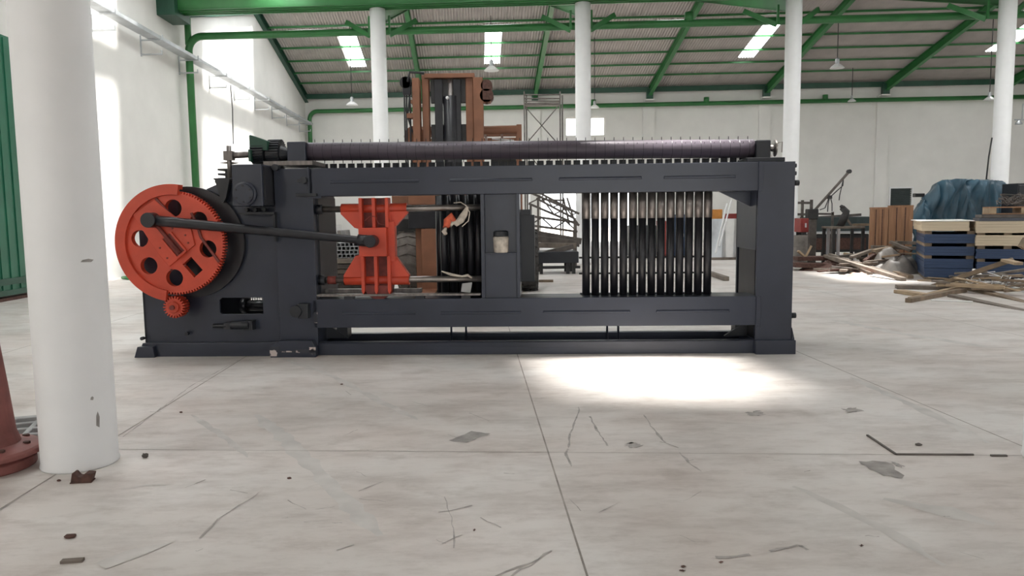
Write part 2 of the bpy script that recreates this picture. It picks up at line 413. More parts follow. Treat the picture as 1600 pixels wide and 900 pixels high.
# stiffener gussets where gutter meets the frames
for t, a in zip(VA, va):
    k = MB()
    for s in (-1, 1):
        k.hexa([B(a + s * .28, 23.3, 7.56), B(a + s * .34, 23.3, 7.56), B(a + s * .34, 23.36, 7.56), B(a + s * .28, 23.36, 7.56),
                B(a + s * .28, 23.3, 7.0), B(a + s * .34, 23.3, 7.0), B(a + s * .34, 23.36, 7.0), B(a + s * .28, 23.36, 7.0)])
        k.bar(B(a + s * .31, 23.4, 7.0), B(a + s * 1.1, 23.9, 7.55), .08, .14)
    k.build('gusset', M['green'], ceil)
hd = MB(); bbox(hd, AL, 22.3, 7.5, AL + .55, 23.5, 8.0); hd.build('gutter_end', M['dgreen'], ceil)

# left sliding door
dr = MB(); b1 = 14.62; b0 = 8.0; a0 = -8.86
bbox(dr, a0 - .1, b0, .12, a0, b1, 5.0)
for k in range(24):
    b = b0 + .15 + k * .28; bbox(dr, a0, b, .2, a0 + .02, b + .09, 4.95)
door = S('door_1', dr, M['door_green'])
e = MB(); bbox(e, a0 - .12, b1 - .12, .05, a0 + .05, b1, 5.05); bbox(e, a0 - .11, b0, .3, a0 + .045, b1, .42); bbox(e, a0 - .11, b0, .1, a0 + .05, b1, .2); e.build('door_frame', M['dgreen'], door)
# door opening frame in the back wall
d2 = MB(); bbox(d2, dA - .1, BK - .02, 0, dA, BK + .27, dH + .1); bbox(d2, dB_, BK - .02, 0, dB_ + .1, BK + .27, dH + .1); bbox(d2, dA, BK - .02, dH, dB_, BK + .27, dH + .1)
S('door_2', d2, M['white_en'])

# ---- round columns
def column(cx, cy, top, label, r=.23):
    m = MB(); m.lathe((0, 0, 0), [(r + .002, 0), (r + .006, .01), (r, .03), (r, top)], n=40)
    for i in range(len(m.sm)): m.sm[i] = len(m.f[i]) == 4
    o = m.build('column', M['white_col']); o.location = (cx, cy, 0)
    return tag(o, label, 'column', 'round white columns')
for t, l in zip(VA, ('distant round white column just left of the orange forklift mast', 'distant round white column in front of the two bright high windows',
                     'distant round white column rising behind the right end of the machine', 'distant round white column behind the blue tarpaulin at far right')):
    column(t.x, t.y, 7.66, l)
LC = column(-2.695, 4.55, 7.6, 'big round white column in the left foreground with scuffed base', .213)
RC = column(3.30, 4.38, 7.6, 'nearest round white column, only a sliver of its base showing at the right edge', .213)
sc_ = MB()
for (px, y, w, h) in ((178, 661, .012, .05), (156, 626, .010, .012), (82, 434, .0, .0), (161, 408, .04, .010)):
    if not w: continue
    q = P(px, y, 4.36); dv = Vector((q.x + 2.695, q.y - 4.55, 0)).normalized(); c = Vector((-2.695, 4.55, q.z)) + dv * .2145
    t = Vector((-dv.y, dv.x, 0)); u = Vector((0, 0, 1))
    sc_.add([c - t * w - u * h * .7, c + t * w * .6 - u * h, c + t * w + u * h * .3, c + t * w * .2 + u * h, c - t * w * .7 + u * h * .5], [(0, 1, 2, 3, 4)])
o = sc_.build('scuff', M['floor_dk'], LC); o.location = (2.695, -4.55, 0)

# ---- rainwater pipes with elbows
def rpipe(b, z, label, zlow, stubs):
    pts = [B(AL + .28, b, zlow)]
    R = .45; c = (AL + .28 + R, z - R)
    for i in range(9):
        t = PI - PI / 2 * i / 8; pts.append(B(c[0] + R * math.cos(t), b, c[1] + R * math.sin(t)))
    pts.append(B(AR - .5, b, z))
    m = MB(); m.tube(pts, .115, 14)
    o = m.build('rainwater_pipe', M['green']); tag(o, label, 'pipe', 'green rainwater pipes')
    for a in stubs:
        s = MB(); s.tube([B(a, b, z + .05), B(a, b, z + .32)], .14, 10); s.build('pipe_stub', M['green'], o)
    return o
rp = rpipe(24.0, 7.26, 'long green rainwater pipe crossing just behind the column row, elbow at left wall', 0.0, [6.7, 18.9])
v = MB(); v.tube([B(AL + .28, 24, 7.0), B(AL + .28, 24, 7.9)], .10, 12); v.build('pipe_riser', M['green'], rp)
rpipe(41.7, 7.32, 'long green rainwater pipe running along the far back wall', 0.0, [6.6, 12.6, 18.8])

# ---- cable tray on the left wall with brackets
ct = MB(); a0 = AL + .22
for b0, b1 in ((9.0, 41.2),):
    bbox(ct, a0, b0, 6.52, a0 + .34, b1, 6.535); bbox(ct, a0, b0, 6.535, a0 + .012, b1, 6.62); bbox(ct, a0 + .33, b0, 6.535, a0 + .342, b1, 6.62)
tray = tag(ct.build('cable_tray', M['galv']), 'long galvanised cable tray running along the left wall on brackets', 'cable tray')
for k in range(9):
    b = 18.3 + k * 2.75; m = MB()
    bbox(m, AL, b - .02, 6.05, AL + .03, b + .02, 6.62)
    bbox(m, AL, b - .02, 6.47, AL + .66, b + .02, 6.51); bbox(m, AL + .63, b - .02, 6.51, AL + .66, b + .02, 6.62)
    bbox(m, AL, b - .02, 6.08, AL + .62, b + .02, 6.12); bbox(m, AL + .59, b - .02, 6.12, AL + .62, b + .02, 6.2)
    m.build('tray_bracket', M['galv'], tray)
cb = MB(); cb.tube([B(AL + .2, 28.3, 6.5), B(AL + .22, 28.35, 5.6), B(AL + .2, 28.3, 4.3)], .02, 6)
tag(cb.build('cable', M['dark']), 'thin black cable hanging down the left wall from the cable tray', 'cable')

# ---- pendant lamps
def lamp(px, y, D, r, cable_px, label, tilt=0):
    c = P(px, y, D); ztop = max(c.z + .4, zroof(c.y + .06 * c.x) + .05)
    t = empty('pendant_lamp', c, 0, label, 'lamp', 'pendant bay lamps')
    s = MB(); s.lathe((0, 0, 0), [(r, -.02), (r, 0), (r * .8, r * .22), (r * .35, r * .55), (r * .22, r * .6)], n=20)
    s.build('lamp_shade', M['white_en'], t)
    h = MB(); h.lathe((0, 0, r * .55), [(r * .24, 0), (r * .28, r * .1), (r * .28, r * .7), (r * .12, r * .85)], n=14); h.build('lamp_housing', M['galv'], t)
    w = MB(); w.tube([(0, 0, r * 1.35), (0, 0, ztop - c.z)], .018, 6); w.build('lamp_cord', M['dark'], t)
for a in ((550, 164, 34.5, .26, 0, 'white pendant lamp hanging on a long cord left of the first distant column'),
          (768, 110, 34.0, .33, 0, 'white pendant lamp just under the second skylight, above the forklift mast'),
          (929, 168, 36.0, .22, 0, 'small white pendant lamp beside the column by the high windows'),
          (1308, 106, 33.5, .30, 0, 'grey white pendant lamp high between the two right columns'),
          (1331, 158, 39.0, .20, 0, 'small far pendant lamp in front of the back wall pipe, right of the third column'),
          (1546, 156, 34.0, .24, 0, 'white pendant lamp half hidden behind the far right column')):
    lamp(*a)
wl = empty('wall_lamp', P(1597, 187, 36), 0, 'grey lamp bracket with upright rod at the far right edge', 'lamp bracket')
m = MB(); m.box((-.35, -.03, -.03), (.5, .03, .03)); m.box((-.02, -.02, 0), (.02, .02, .75)); m.build('bracket_arm', M['galv'], wl)
m = MB(); m.tube([(.5, 0, 0), (.5, 0, 6)], .02, 6); m.build('lamp_cord', M['galv'], wl)
m = MB(); m.lathe((-.15, 0, -.22), [(.16, 0), (.14, .08), (.05, .2)], n=14); m.build('lamp_shade', M['galv'], wl)

# ---- floor joints, cracks and patches (parts of the floor)
NS = 0
def strip(pts, w, name, m, z=.0012):
    global NS; NS += 1; z += NS * 1.5e-5
    mb = MB(); pts = [Vector((p.x, p.y, z)) for p in pts]; L_ = []; R_ = []
    for i, p in enumerate(pts):
        d = (pts[min(i + 1, len(pts) - 1)] - pts[max(i - 1, 0)]).normalized(); nn = Vector((-d.y, d.x, 0))
        ww = (w if not callable(w) else w(i)) / 2
        L_.append(p + nn * ww); R_.append(p - nn * ww)
    for i in range(len(pts) - 1): mb.quad(R_[i], R_[i + 1], L_[i + 1], L_[i])
    return mb.build(name, m, floor, fix=False)
for a in (-8.4, -5.4, -2.51, .45, 3.47, 6.5, 9.5, 12.5): strip([B(a, -6, 0), B(a, 24, 0)], .010, 'floor_joint', M['joint'])
for b in (4.665, 10.9, 17.1): strip([B(AL, b, 0), B(AR, b, 0)], .006, 'floor_joint', M['joint'])
def crack(pl, w, m='scuff', jit=.006):
    pts = []
    for (x0, y0), (x1, y1) in zip(pl, pl[1:]):
        q0, q1 = G(x0, y0), G(x1, y1); k = max(3, int((q1 - q0).length / .06))
        for i in range(k): pts.append(q0.lerp(q1, i / k) + Vector((random.uniform(-jit, jit), random.uniform(-jit, jit) * 2, 0)))
    pts.append(q1); ws = [w * random.uniform(.3, 1.3) for _ in pts]
    strip(pts, lambda i: ws[i], 'floor_crack', M[m], .0016)
crack([(904, 636), (905, 645), (892, 673), (888, 700)], .014, 'scuff'); crack([(888, 702), (884, 712), (893, 729)], .016)
crack([(921, 651), (933, 672), (949, 697)], .016); crack([(1006, 648), (1020, 670), (1040, 692)], .020)
crack([(1062, 707), (1075, 722), (1096, 737)], .018)
crack([(694, 778), (706, 810), (709, 857)], .008); crack([(683, 802), (738, 790)], .012); crack([(770, 902), (830, 880), (862, 861)], .010); crack([(800, 900), (842, 874)], .010)
crack([(375, 562), (300, 602), (192, 683)], .008); crack([(55, 762), (0, 798)], .008)
crack([(405, 770), (340, 812), (312, 842)], .012); crack([(600, 752), (560, 768)], .010)
crack([(1120, 873), (1172, 867)], .03); crack([(1204, 861), (1246, 851), (1262, 860)], .018); crack([(1030, 690), (1060, 700)], .014)
def track(pl, w):
    pts = []
    for (x0, y0), (x1, y1) in zip(pl, pl[1:]):
        q0, q1 = G(x0, y0), G(x1, y1); k = max(3, int((q1 - q0).length / .08))
        for i in range(k): pts.append(q0.lerp(q1, i / k) + Vector((random.uniform(-.008, .008), random.uniform(-.01, .01), 0)))
    ws = [w * random.uniform(.55, 1.1) * min(1, .25 + i / 4, .25 + (len(pts) - 1 - i) / 4) for i in range(len(pts))]
    strip(pts, lambda i: ws[i], 'tyre_track', M['track'], .0009)
track([(399, 648), (440, 680), (520, 762), (604, 848)], .13); track([(440, 560), (520, 588), (600, 630), (662, 660)], .08)
track([(300, 648), (360, 690), (395, 720)], .06); track([(1240, 760), (1330, 800), (1420, 850), (1500, 900)], .10)
track([(1330, 590), (1440, 640), (1560, 700)], .10); track([(1380, 780), (1480, 800), (1590, 830)], .22); track([(1300, 500), (1400, 520), (1560, 545)], .2)
track([(190, 765), (230, 758), (275, 760)], .05)
for _ in range(34):
    x, y = random.uniform(200, 1560), random.uniform(580, 890); an = random.gauss(0, .5); l = random.uniform(8, 45)
    crack([(x, y), (x + l * math.cos(an), y + l * math.sin(an) * .6)], random.uniform(.004, .010), 'scuff', .004)
def patch(pl, m, name='floor_patch', jag=0.0):
    pts = []
    for (x0, y0), (x1, y1) in zip(pl, pl[1:] + pl[:1]):
        q0, q1 = G(x0, y0), G(x1, y1); k = 6 if jag else 1
        for i in range(k): pts.append(q0.lerp(q1, i / k) + Vector((random.uniform(-jag, jag), random.uniform(-jag, jag), 0)))
    global NS; NS += 1
    ar = sum(p.x * q.y - q.x * p.y for p, q in zip(pts, pts[1:] + pts[:1])); pts = pts if ar > 0 else pts[::-1]
    mb = MB(); mb.add([Vector((p.x, p.y, .0014 + NS * 1.5e-5)) for p in pts], [tuple(range(len(pts)))]); return mb.build(name, M[m], floor, fix=False)
patch([(699, 689), (738, 674), (766, 678), (728, 692)], 'floor_dk', jag=.01)
patch([(1342, 721), (1386, 722), (1412, 746), (1380, 745)], 'floor_dk', jag=.02)
patch([(1395, 722), (1412, 728), (1408, 731), (1398, 727)], 'rust' if 0 else 'floor_dk', jag=.01)
patch([(150, 880), (200, 860), (272, 847), (225, 868), (165, 890)], 'track', jag=.0)
patch([(975, 696), (990, 691), (1004, 697), (985, 701)], 'scuff', jag=.02)
patch([(1165, 645), (1185, 642), (1196, 648), (1172, 651)], 'scuff', jag=.02)
patch([(1316, 640), (1334, 637), (1346, 642), (1325, 646)], 'scuff', jag=.02)
for (x, y, w) in ((1068, 886, 10), (1066, 892, 9), (1127, 879, 9), (1346, 853, 8), (741, 829, 5)):
    patch([(x - w * .5, y), (x, y - 2), (x + w * .5, y), (x, y + 2)], 'brick', 'floor_stain', jag=.004)

# ================================================================== the mesh weaving machine (local axes: x along, y into depth, z up)
MO = Vector((-4.114, 8.161, 0)); MRZ = math.atan2(-.274, 7.122)
MX = Vector((math.cos(MRZ), math.sin(MRZ), 0)); MY = Vector((-MX.y, MX.x, 0))
def mp(x, y, v=0.0):      # picture point -> machine-local point at depth v
    d = ray(x, y); o = MO + MY * v; t = (o - ORI).dot(MY) / d.dot(MY); q = ORI + d * t - MO
    return Vector((q.dot(MX), v, q.z))
MA = empty('weaving_machine', MO, MRZ, 'long slate grey wire mesh weaving machine with orange red gear wheel and upright tubes', 'machine')
def part(mb, name, m, parent=MA, bevel=0.0, label=None):
    o = mb.build(name, M[m], parent, bevel, seg=2)
    if label: o['label'] = label
    return o
# base frame
for v0 in (.02, .62):
    b = MB(); b.box((1.5, v0, 0), (6.75, v0 + .10, .014)); b.box((1.5, v0, .014), (6.75, v0 + .012, .14)); b.box((1.5, v0, .128), (6.75, v0 + .1, .14))
    part(b, 'base_rail', 'slate', bevel=.003)
b = MB(); b.box((1.5, .12, .02), (6.75, .62, .03)); part(b, 'base_pan', 'slate_dk')
for u in (3.42, 3.56, 5.18, 5.28):
    b = MB(); b.tube([(u, .30 if u in (3.42, 5.28) else .55, .03), (u, .30 if u in (3.42, 5.28) else .55, .62)], .012, 8); part(b, 'drain_pipe', 'slate')
b = MB(); b.plate([(0, 0), (1.6, 0), (1.6, .15), (.06, .15)], [], -.02, .06, (0, .04, 0)); b.box((.05, .02, 0), (.2, .9, .05)); part(b, 'base_skirt', 'slate', bevel=.004)
b = MB(); b.plate([(-.01, 0), (.22, 0), (.20, .12), (.03, .12)], [], 0, .10, (0, .02, 0)); part(b, 'foot', 'slate', bevel=.006)
# side housing with curved top and a window
out = [(.05, .14), (1.58, .14), (1.58, 1.9), (1.05, 1.88), (.92, 1.86), (.80, 1.81), (.69, 1.765), (.45, 1.74), (.25, 1.62), (.05, 1.38)]
win = [(.93, .455), (1.385, .455), (1.385, .635), (.93, .635), (.905, .61), (.905, .48)]
HQ = mp(399, 467, .92)
hs = MB(); hs.plate(out, [win], -.03, 0, (0, .06, 0)); part(hs, 'housing_front', 'slate', bevel=.004)
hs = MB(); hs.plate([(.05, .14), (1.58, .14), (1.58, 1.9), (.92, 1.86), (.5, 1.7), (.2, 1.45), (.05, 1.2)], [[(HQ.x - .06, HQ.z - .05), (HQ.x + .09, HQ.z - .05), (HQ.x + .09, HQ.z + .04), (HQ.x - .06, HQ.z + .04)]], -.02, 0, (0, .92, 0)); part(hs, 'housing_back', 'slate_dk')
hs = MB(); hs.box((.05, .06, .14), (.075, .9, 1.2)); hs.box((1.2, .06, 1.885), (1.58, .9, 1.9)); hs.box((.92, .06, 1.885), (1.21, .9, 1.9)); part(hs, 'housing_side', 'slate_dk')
hs = MB(); hs.tube([(.98, .45, .50), (1.45, .45, .50)], .06, 18); hs.tube([(1.0, .45, .50), (1.06, .45, .50)], .085, 18); part(hs, 'drive_shaft', 'black')
mh = MB()
for i in range(6): mh.tube([(HQ.x - .06 + i * .03, .905, HQ.z - .06), (HQ.x - .06 + i * .03, .905, HQ.z + .05)], .004, 5)
for i in range(4): mh.tube([(HQ.x - .07, .903, HQ.z - .04 + i * .025), (HQ.x + .10, .903, HQ.z - .04 + i * .025)], .004, 5)
part(mh, 'mesh_guard', 'black')
hb = MB(); hb.plate(arc(.075, 0, .60, -1.75, 1.75, 40), [], 0, .05, (.556, .06, 1.247)); part(hb, 'gear_shadow', 'black')  # black crescent imitating the wheel's shadow band on the housing
b = MB(); b.box((.97, -.02, .30), (1.13, .06, .37)); b.tube([(1.06, -.03, .345), (1.26, -.03, .345)], .045, 16); b.tube([(.85, 0, .335), (1.0, 0, .335)], .025, 10); b.box((1.20, -.05, .29), (1.3, .06, .39)); part(b, 'oil_pump', 'slate_dk', bevel=.004)
for (u, z) in ((.05, .20), (.55, .25)):
    b = MB(); b.tube([(u, .03, z), (u, -.015, z)], .02, 8); part(b, 'bolt', 'slate_dk')
# posts
b = MB(); b.box((1.585, .0, .11), (2.0, .06, 2.02)); b.box((1.585, .06, .11), (1.62, .85, 2.02)); b.box((1.965, .06, .11), (2.0, .85, 2.02)); b.box((1.62, .80, .11), (1.965, .85, 2.02)); part(b, 'left_post', 'slate', bevel=.005)
b = MB(); b.plate([(1.50, 0), (2.0, 0), (2.0, .10), (1.96, .18), (1.60, .18), (1.50, .12)], [], 0, .10, (0, .0, 0)); lf_ = part(b, 'post_foot', 'slate', bevel=.006)
b = MB()
b.box((1.50, -.104, .015), (1.60, -.1005, .115)); b.box((1.60, -.104, .058), (1.82, -.1005, .072)); b.box((1.78, -.104, .05), (2.0, -.1005, .085)); b.box((1.93, -.104, .03), (2.0, -.1005, .11))
b.box((1.965, -.004, .36), (2.003, -.0005, .48))
for i_ in range(0, len(b.v), 8):
    b2 = MB(); b2.hexa(b.v[i_:i_ + 8]); part(b2, 'chipped_paint', 'chip', label='chipped paint showing pale primer')
b = MB(); b.tube([(1.80, -.12, .50), (1.80, 0, .50)], .065, 18); b.box((1.82, -.10, .42), (1.93, 0, .58)); part(b, 'motor_boss', 'slate_dk', bevel=.004)
b = MB(); b.box((6.70, 0, .14), (7.08, .05, 2.02)); b.box((7.03, .05, .14), (7.08, .85, 2.02)); b.box((6.70, .80, .14), (7.03, .85, 2.02)); b.box((6.70, .05, 1.1), (6.73, .85, 2.02)); part(b, 'right_post', 'slate', bevel=.005)
b = MB(); b.box((1.995, .12, .62), (2.02, .80, 1.72)); part(b, 'post_shade', 'black')  # added black sheet standing in for the shadow inside the left post
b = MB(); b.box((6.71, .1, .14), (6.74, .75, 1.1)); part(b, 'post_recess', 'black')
b = MB(); b.plate([(6.69, 0), (7.11, 0), (7.11, .15), (6.69, .15)], [], -.85, .06, (0, 0, 0)); b.plate([(7.08, .15), (7.11, .15), (7.08, .28)], [], -.2, .02, (0, 0, 0)); part(b, 'post_foot', 'slate', bevel=.006)
for z in (1.98, 1.90, 1.80, .40):
    b = MB(); r = .03 if z in (1.80, .40) else .022; b.tube([(7.08, .05, z), (7.135 if r > .025 else 7.105, .05, z)], r, 8); part(b, 'bolt', 'slate_dk')
# beams, weld seams
def beam(z0, z1, segs, yc, name):
    b = MB(); b.box((1.96, 0, z0), (6.72, .018, z1)); b.box((1.96, .018, z1 - .016), (6.72, .36, z1)); b.box((1.96, .018, z0), (6.72, .16, z0 + .016)); b.box((6.70, -.02, z0 - .01), (6.745, .02, z1))
    for x0, x1 in segs:
        p, q = mp(x0, yc + (335 - yc) * 0), mp(x1, yc - 2)
        zc = (z0 + z1) / 2
        b.hexa([(p.x, -.010, zc - .012), (q.x, -.010, zc - .012), (q.x, .002, zc - .016), (p.x, .002, zc - .016), (p.x + .01, -.010, zc + .004), (q.x - .01, -.010, zc + .004), (q.x, .002, zc + .02), (p.x, .002, zc + .02)])
    part(b, name, 'slate', bevel=.004)
beam(1.725, 2.02, ((516, 655), (702, 832), (873, 1003), (1037, 1150)), 281, 'upper_beam')
beam(.305, .615, ((535, 650), (688, 815), (848, 985), (1025, 1140)), 490, 'lower_beam')
for z0, z1 in ((1.74, 2.0), (.33, .57)):
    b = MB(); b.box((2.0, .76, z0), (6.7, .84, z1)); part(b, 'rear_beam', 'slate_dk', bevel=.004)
b = MB(); b.hexa([(1.95, -.03, 1.70), (2.10, -.03, 1.70), (2.10, 0, 1.70), (1.95, 0, 1.70), (1.95, -.03, 1.725), (2.10, -.03, 1.725), (2.10, 0, 1.725), (1.95, 0, 1.725)]); b.box((1.955, -.03, 1.725), (1.975, 0, 2.03)); part(b, 'beam_flange', 'slate', bevel=.003)
# knee braces
b = MB(); b.plate([(6.36, 1.725), (6.70, 1.725), (6.70, 1.56)], [], 0, .03, (0, .30, 0)); part(b, 'knee_brace', 'slate', bevel=.003)
for u0, u1 in ((2.0, 2.25), (6.45, 6.70)):
    b = MB(); pts = [(u0, .14), (u1, .14), (u0 if u0 < 4 else u1, .31)]; b.plate(pts, [], 0, .04, (0, .35, 0)); b.box((min(u0, u1) + .12, .32, .14), (min(u0, u1) + .24, .5, .31)); part(b, 'gusset', 'slate_dk')
# centre panel
b = MB(); b.box((3.83, .10, .60), (4.17, .13, 1.73)); b.box((3.79, .02, .60), (3.83, .55, 1.73)); b.box((4.17, .02, .60), (4.205, .55, 1.73)); b.box((3.83, .04, .60), (4.17, .10, 1.085)); part(b, 'centre_panel', 'slate', bevel=.003)
b = MB(); b.box((3.83, .01, 1.085), (4.17, .10, 1.10)); part(b, 'shelf', 'slate', bevel=.002)
b = MB(); b.box((4.17, .45, .75), (4.36, .80, 1.50)); b.box((4.17, .45, 1.5), (4.32, .8, 1.56)); part(b, 'rear_cabinet', 'slate_dk', bevel=.004)
# guide rods and slide rail
for zz, nm in ((1.585, 'a'), (.815, 'b')):
    b = MB(); b.tube([(1.99, .12, zz), (3.80, .12, zz)], .034, 20); part(b, 'guide_rod', 'steel')
    b = MB(); b.tube([(1.99, .12, zz), (2.07, .12, zz)], .055, 18); part(b, 'rod_collar', 'slate_dk')
    if zz < 1: b = MB(); b.tube([(2.10, .12, zz), (2.19, .12, zz)], .045, 18); part(b, 'rod_bushing', 'red_dk')
b = MB(); b.box((2.0, -.0, .645), (3.78, .10, .668)); b.box((2.0, .25, .655), (3.1, .33, .70)); part(b, 'slide_rail', 'steel_dk', bevel=.003)
for u in (2.35, 3.12, 3.62):
    b = MB(); b.box((u - .05, .0, .61), (u + .05, .09, .645)); part(b, 'rail_block', 'slate_dk')
# left tube bank and the long right bank
for x in (694, 708, 722, 736, 748):
    q = mp(x, 390, .42); b = MB(); b.tube([(q.x, .42, .60), (q.x, .42, 1.73)], .041, 16); part(b, 'tube', 'black')
for x in (688, 701, 715, 729, 743, 754):
    q = mp(x, 390, .60); b = MB(); b.tube([(q.x, .60, .60), (q.x, .60, 1.73)], .047, 16); part(b, 'tube', 'black')
for i in range(14):
    q = mp(915.5 + 14.62 * i, 390, .24)
    b = MB(); b.tube([(q.x, .24, .605), (q.x, .24, 1.455)], .0425, 18); t = part(b, 'tube', 'black')
    b = MB(); b.tube([(q.x, .24, 1.45), (q.x, .24, 1.74)], .0445, 18); part(b, 'sleeve', 'steel_dk', t, label='bare worn steel upper sleeve')
for z in (.66,):
    b = MB(); b.box((4.86, .30, z - .03), (6.30, .36, z - .05)); part(b, 'tube_rail', 'slate_dk')
b = MB(); b.box((4.86, .52, 1.0), (6.3, .54, 1.02)); b.box((4.86, .52, .82), (6.3, .54, .84)); part(b, 'cross_rail', 'black')
# roller with pins
RZ0, RV = 2.205, .35
rA, rB = mp(482, 237, RV), mp(1176, 232, RV)
ax = (rB - rA); ax.z = rB.z - rA.z; axn = ax.normalized()
b = MB(); b.tube([rA, rB], .100, 28); roller = part(b, 'roller', 'roller', label='long blued steel roller set with short pins')
pin = MB(); perp = Vector((0, 0, 1)); fr = Vector((0, -1, 0))
for k, d in enumerate((Vector((0, -.05, 1)), Vector((.35, -.75, .55)), Vector((0, -.1, -1)))):
    d = d.normalized()
    pin.tube([rA * 0 + d * .09, d * .132 if k != 1 else d * .112], [.005, .0035], 6)
pin.tube([-axn * .0018, axn * .0018], .1006, 28, cap=False)
p0 = None; npin = 47
for i in range(npin):
    c = rA.lerp(rB, (i + .75) / (npin + .3))
    if p0 is None: p0 = pin.build('roller_pin', M['black'], roller); p0.location = c
    else: q = cpy(p0, roller); q.location = c
t0 = None
for i in range(47):
    c = rA.lerp(rB, (i + .95) / (npin + .3)); c.z = 2.02; c.y = .62
    if t0 is None:
        b = MB(); b.box((-.038, -.01, 0), (.038, .01, .088)); b.box((-.012, -.04, 0), (.012, .0, .075)); t0 = part(b, 'wire_guide', 'slate_dk'); t0.location = c
    else: cpy(t0, MA).location = c
b = MB(); b.box((2.0, .58, 2.0), (6.7, .66, 2.022)); part(b, 'guide_bar', 'slate_dk')
# bearing blocks, handwheel
b = MB(); b.box((1.665, .22, 2.10), (1.87, .50, 2.325)); part(b, 'bearing_block', 'slate', bevel=.012)
b = MB(); b.box((1.44, .10, 2.06), (1.98, .60, 2.11)); part(b, 'bearing_plate', 'steel_dk', bevel=.006)
b = MB(); b.box((6.735, .22, 2.07), (6.89, .48, 2.265)); part(b, 'bearing_block', 'slate_dk', bevel=.012)
b = MB(); b.box((6.62, .15, 2.03), (7.02, .55, 2.075)); part(b, 'bearing_plate', 'slate_dk', bevel=.006)
hz = rB.z; b = MB(); b.tube([(6.88, RV, hz), (6.99, RV, hz)], .028, 16); part(b, 'roller_shaft', 'steel')
b = MB(); b.lathe((6.95, RV, hz), [(.035, -.03), (.035, 0), (.088, .012), (.090, .025), (.03, .03)], (1, 0, 0), 28); hw = part(b, 'handwheel', 'steel')
b = MB(); b.tube([(6.98, RV - .05, hz + .05), (7.03, RV - .06, hz + .06), (7.03, RV - .05, hz - .05)], .006, 6); part(b, 'locking_pin', 'steel', hw)
b = MB(); b.tube([(1.30, RV, rA.z), (1.67, RV, rA.z)], .045, 16); part(b, 'roller_shaft', 'slate_dk')
# dog gear, guard and side shaft at the upper left
g = MB(); g.plate(gearpoly(.165, 30, .02), [], -.07, .07, (1.50, RV, 2.20), (0, 1, 0), (0, 0, 1)); g.lathe((1.43, RV, 2.2), [(.16, 0), (.12, .1), (.06, .22)], (1, 0, 0), 24); part(g, 'bevel_gear', 'slate_dk')
g = MB(); g.plate([(1.275, 2.23), (1.47, 2.23), (1.47, 2.335), (1.30, 2.395), (1.285, 2.40), (1.275, 2.39)], [], -.10, .04, (0, .20, 0)); g.box((1.28, .1, 2.11), (1.31, .24, 2.24)); part(g, 'gear_cover', 'dgreen', bevel=.01, label='dark green wedge shaped gear cover')
g = MB(); g.plate(gearpoly(.12, 26, .018), [], 0, .14, (1.28, .25, 2.205), (0, 1, 0), (0, 0, 1)); part(g, 'spur_gear', 'slate_dk')
g = MB(); g.tube([(.955, .30, 2.19), (1.32, .30, 2.205)], .035, 14); part(g, 'side_shaft', 'steel_dk')
g = MB(); g.tube([(.99, .30, 2.30), (.99, .30, 1.9)], .026, 12); g.box((.94, .26, 2.14), (1.04, .34, 2.24)); g.add([(.86, .30, 2.112), (1.11, .30, 2.108), (1.0, .36, 2.10), (.99, .30, 2.13)], [(0, 1, 3), (0, 2, 1), (1, 2, 3), (2, 0, 3)]); part(g, 'support_post', 'steel_dk')
g = MB(); g.box((.87, .45, 1.80), (1.2, .65, 2.06))
for i in range(5): g.box((.80, .42, 1.83 + i * .052), (1.2, .68, 1.852 + i * .052))
part(g, 'finned_motor', 'slate_dk', bevel=.002)
g = MB(); g.plate([(.955, 1.92), (1.12, 1.92), (1.07, 1.72), (1.04, 1.67), (1.02, 1.67)], [], 0, .06, (0, .03, 0)); g.box((.94, -.02, 1.915), (1.14, .25, 1.93)); part(g, 'funnel', 'slate_dk')
# control box (front and flank) with round cover
c0, c1 = mp(361, 257, -.28), mp(411, 322, -.28)
g = MB(); g.box((c0.x, -.28, c1.z), (c1.x, .25, c0.z)); cbx = part(g, 'gearbox', 'slate', bevel=.008)
fc = mp(382, 303, -.30); g = MB(); g.lathe((fc.x, -.28, fc.z), [(.125, -.0), (.125, .03), (.105, .034), (.105, .055), (.098, .06)], (0, -1, 0), 32); fl_ = part(g, 'round_cover', 'slate', cbx)
for i in range(6):
    t = PI / 6 + i * PI / 3; g = MB(); g.tube([(fc.x + .083 * math.cos(t), -.345, fc.z + .083 * math.sin(t)), (fc.x + .083 * math.cos(t), -.335, fc.z + .083 * math.sin(t))], .010, 8); part(g, 'bolt', 'black', fl_)
g = MB(); g.box((c1.x, -.24, c1.z + .01), (c1.x + .02, .2, c0.z - .02)); part(g, 'gearbox_flank', 'black')
g = MB(); a_, b_ = mp(375, 334, -.05), mp(430, 325, -.05); g.box((a_.x, -.09, a_.z - .01), (b_.x, .04, a_.z + .012)); g.box((b_.x - .02, -.07, a_.z - .3), (b_.x, .03, a_.z))
for x in (384, 398, 412): q = mp(x, 328, -.05); g.tube([(q.x, -.05, q.z), (q.x, .03, q.z)], .02, 10)
part(g, 'mounting_bracket', 'slate_dk')
for (x, y) in ((476, 282), (432, 262)):
    q = mp(x, y, 0); g = MB(); g.tube([(q.x, .0, q.z), (q.x, -.06, q.z)], .035, 12); g.box((q.x - .07, -.03, q.z - .015), (q.x + .05, 0, q.z + .015)); part(g, 'clamp', 'slate_dk')
g = MB(); q = mp(478, 304, -.02); g.box((q.x - .10, -.06, q.z - .02), (q.x + .12, 0, q.z + .012)); part(g, 'ledge', 'slate_dk', bevel=.003)

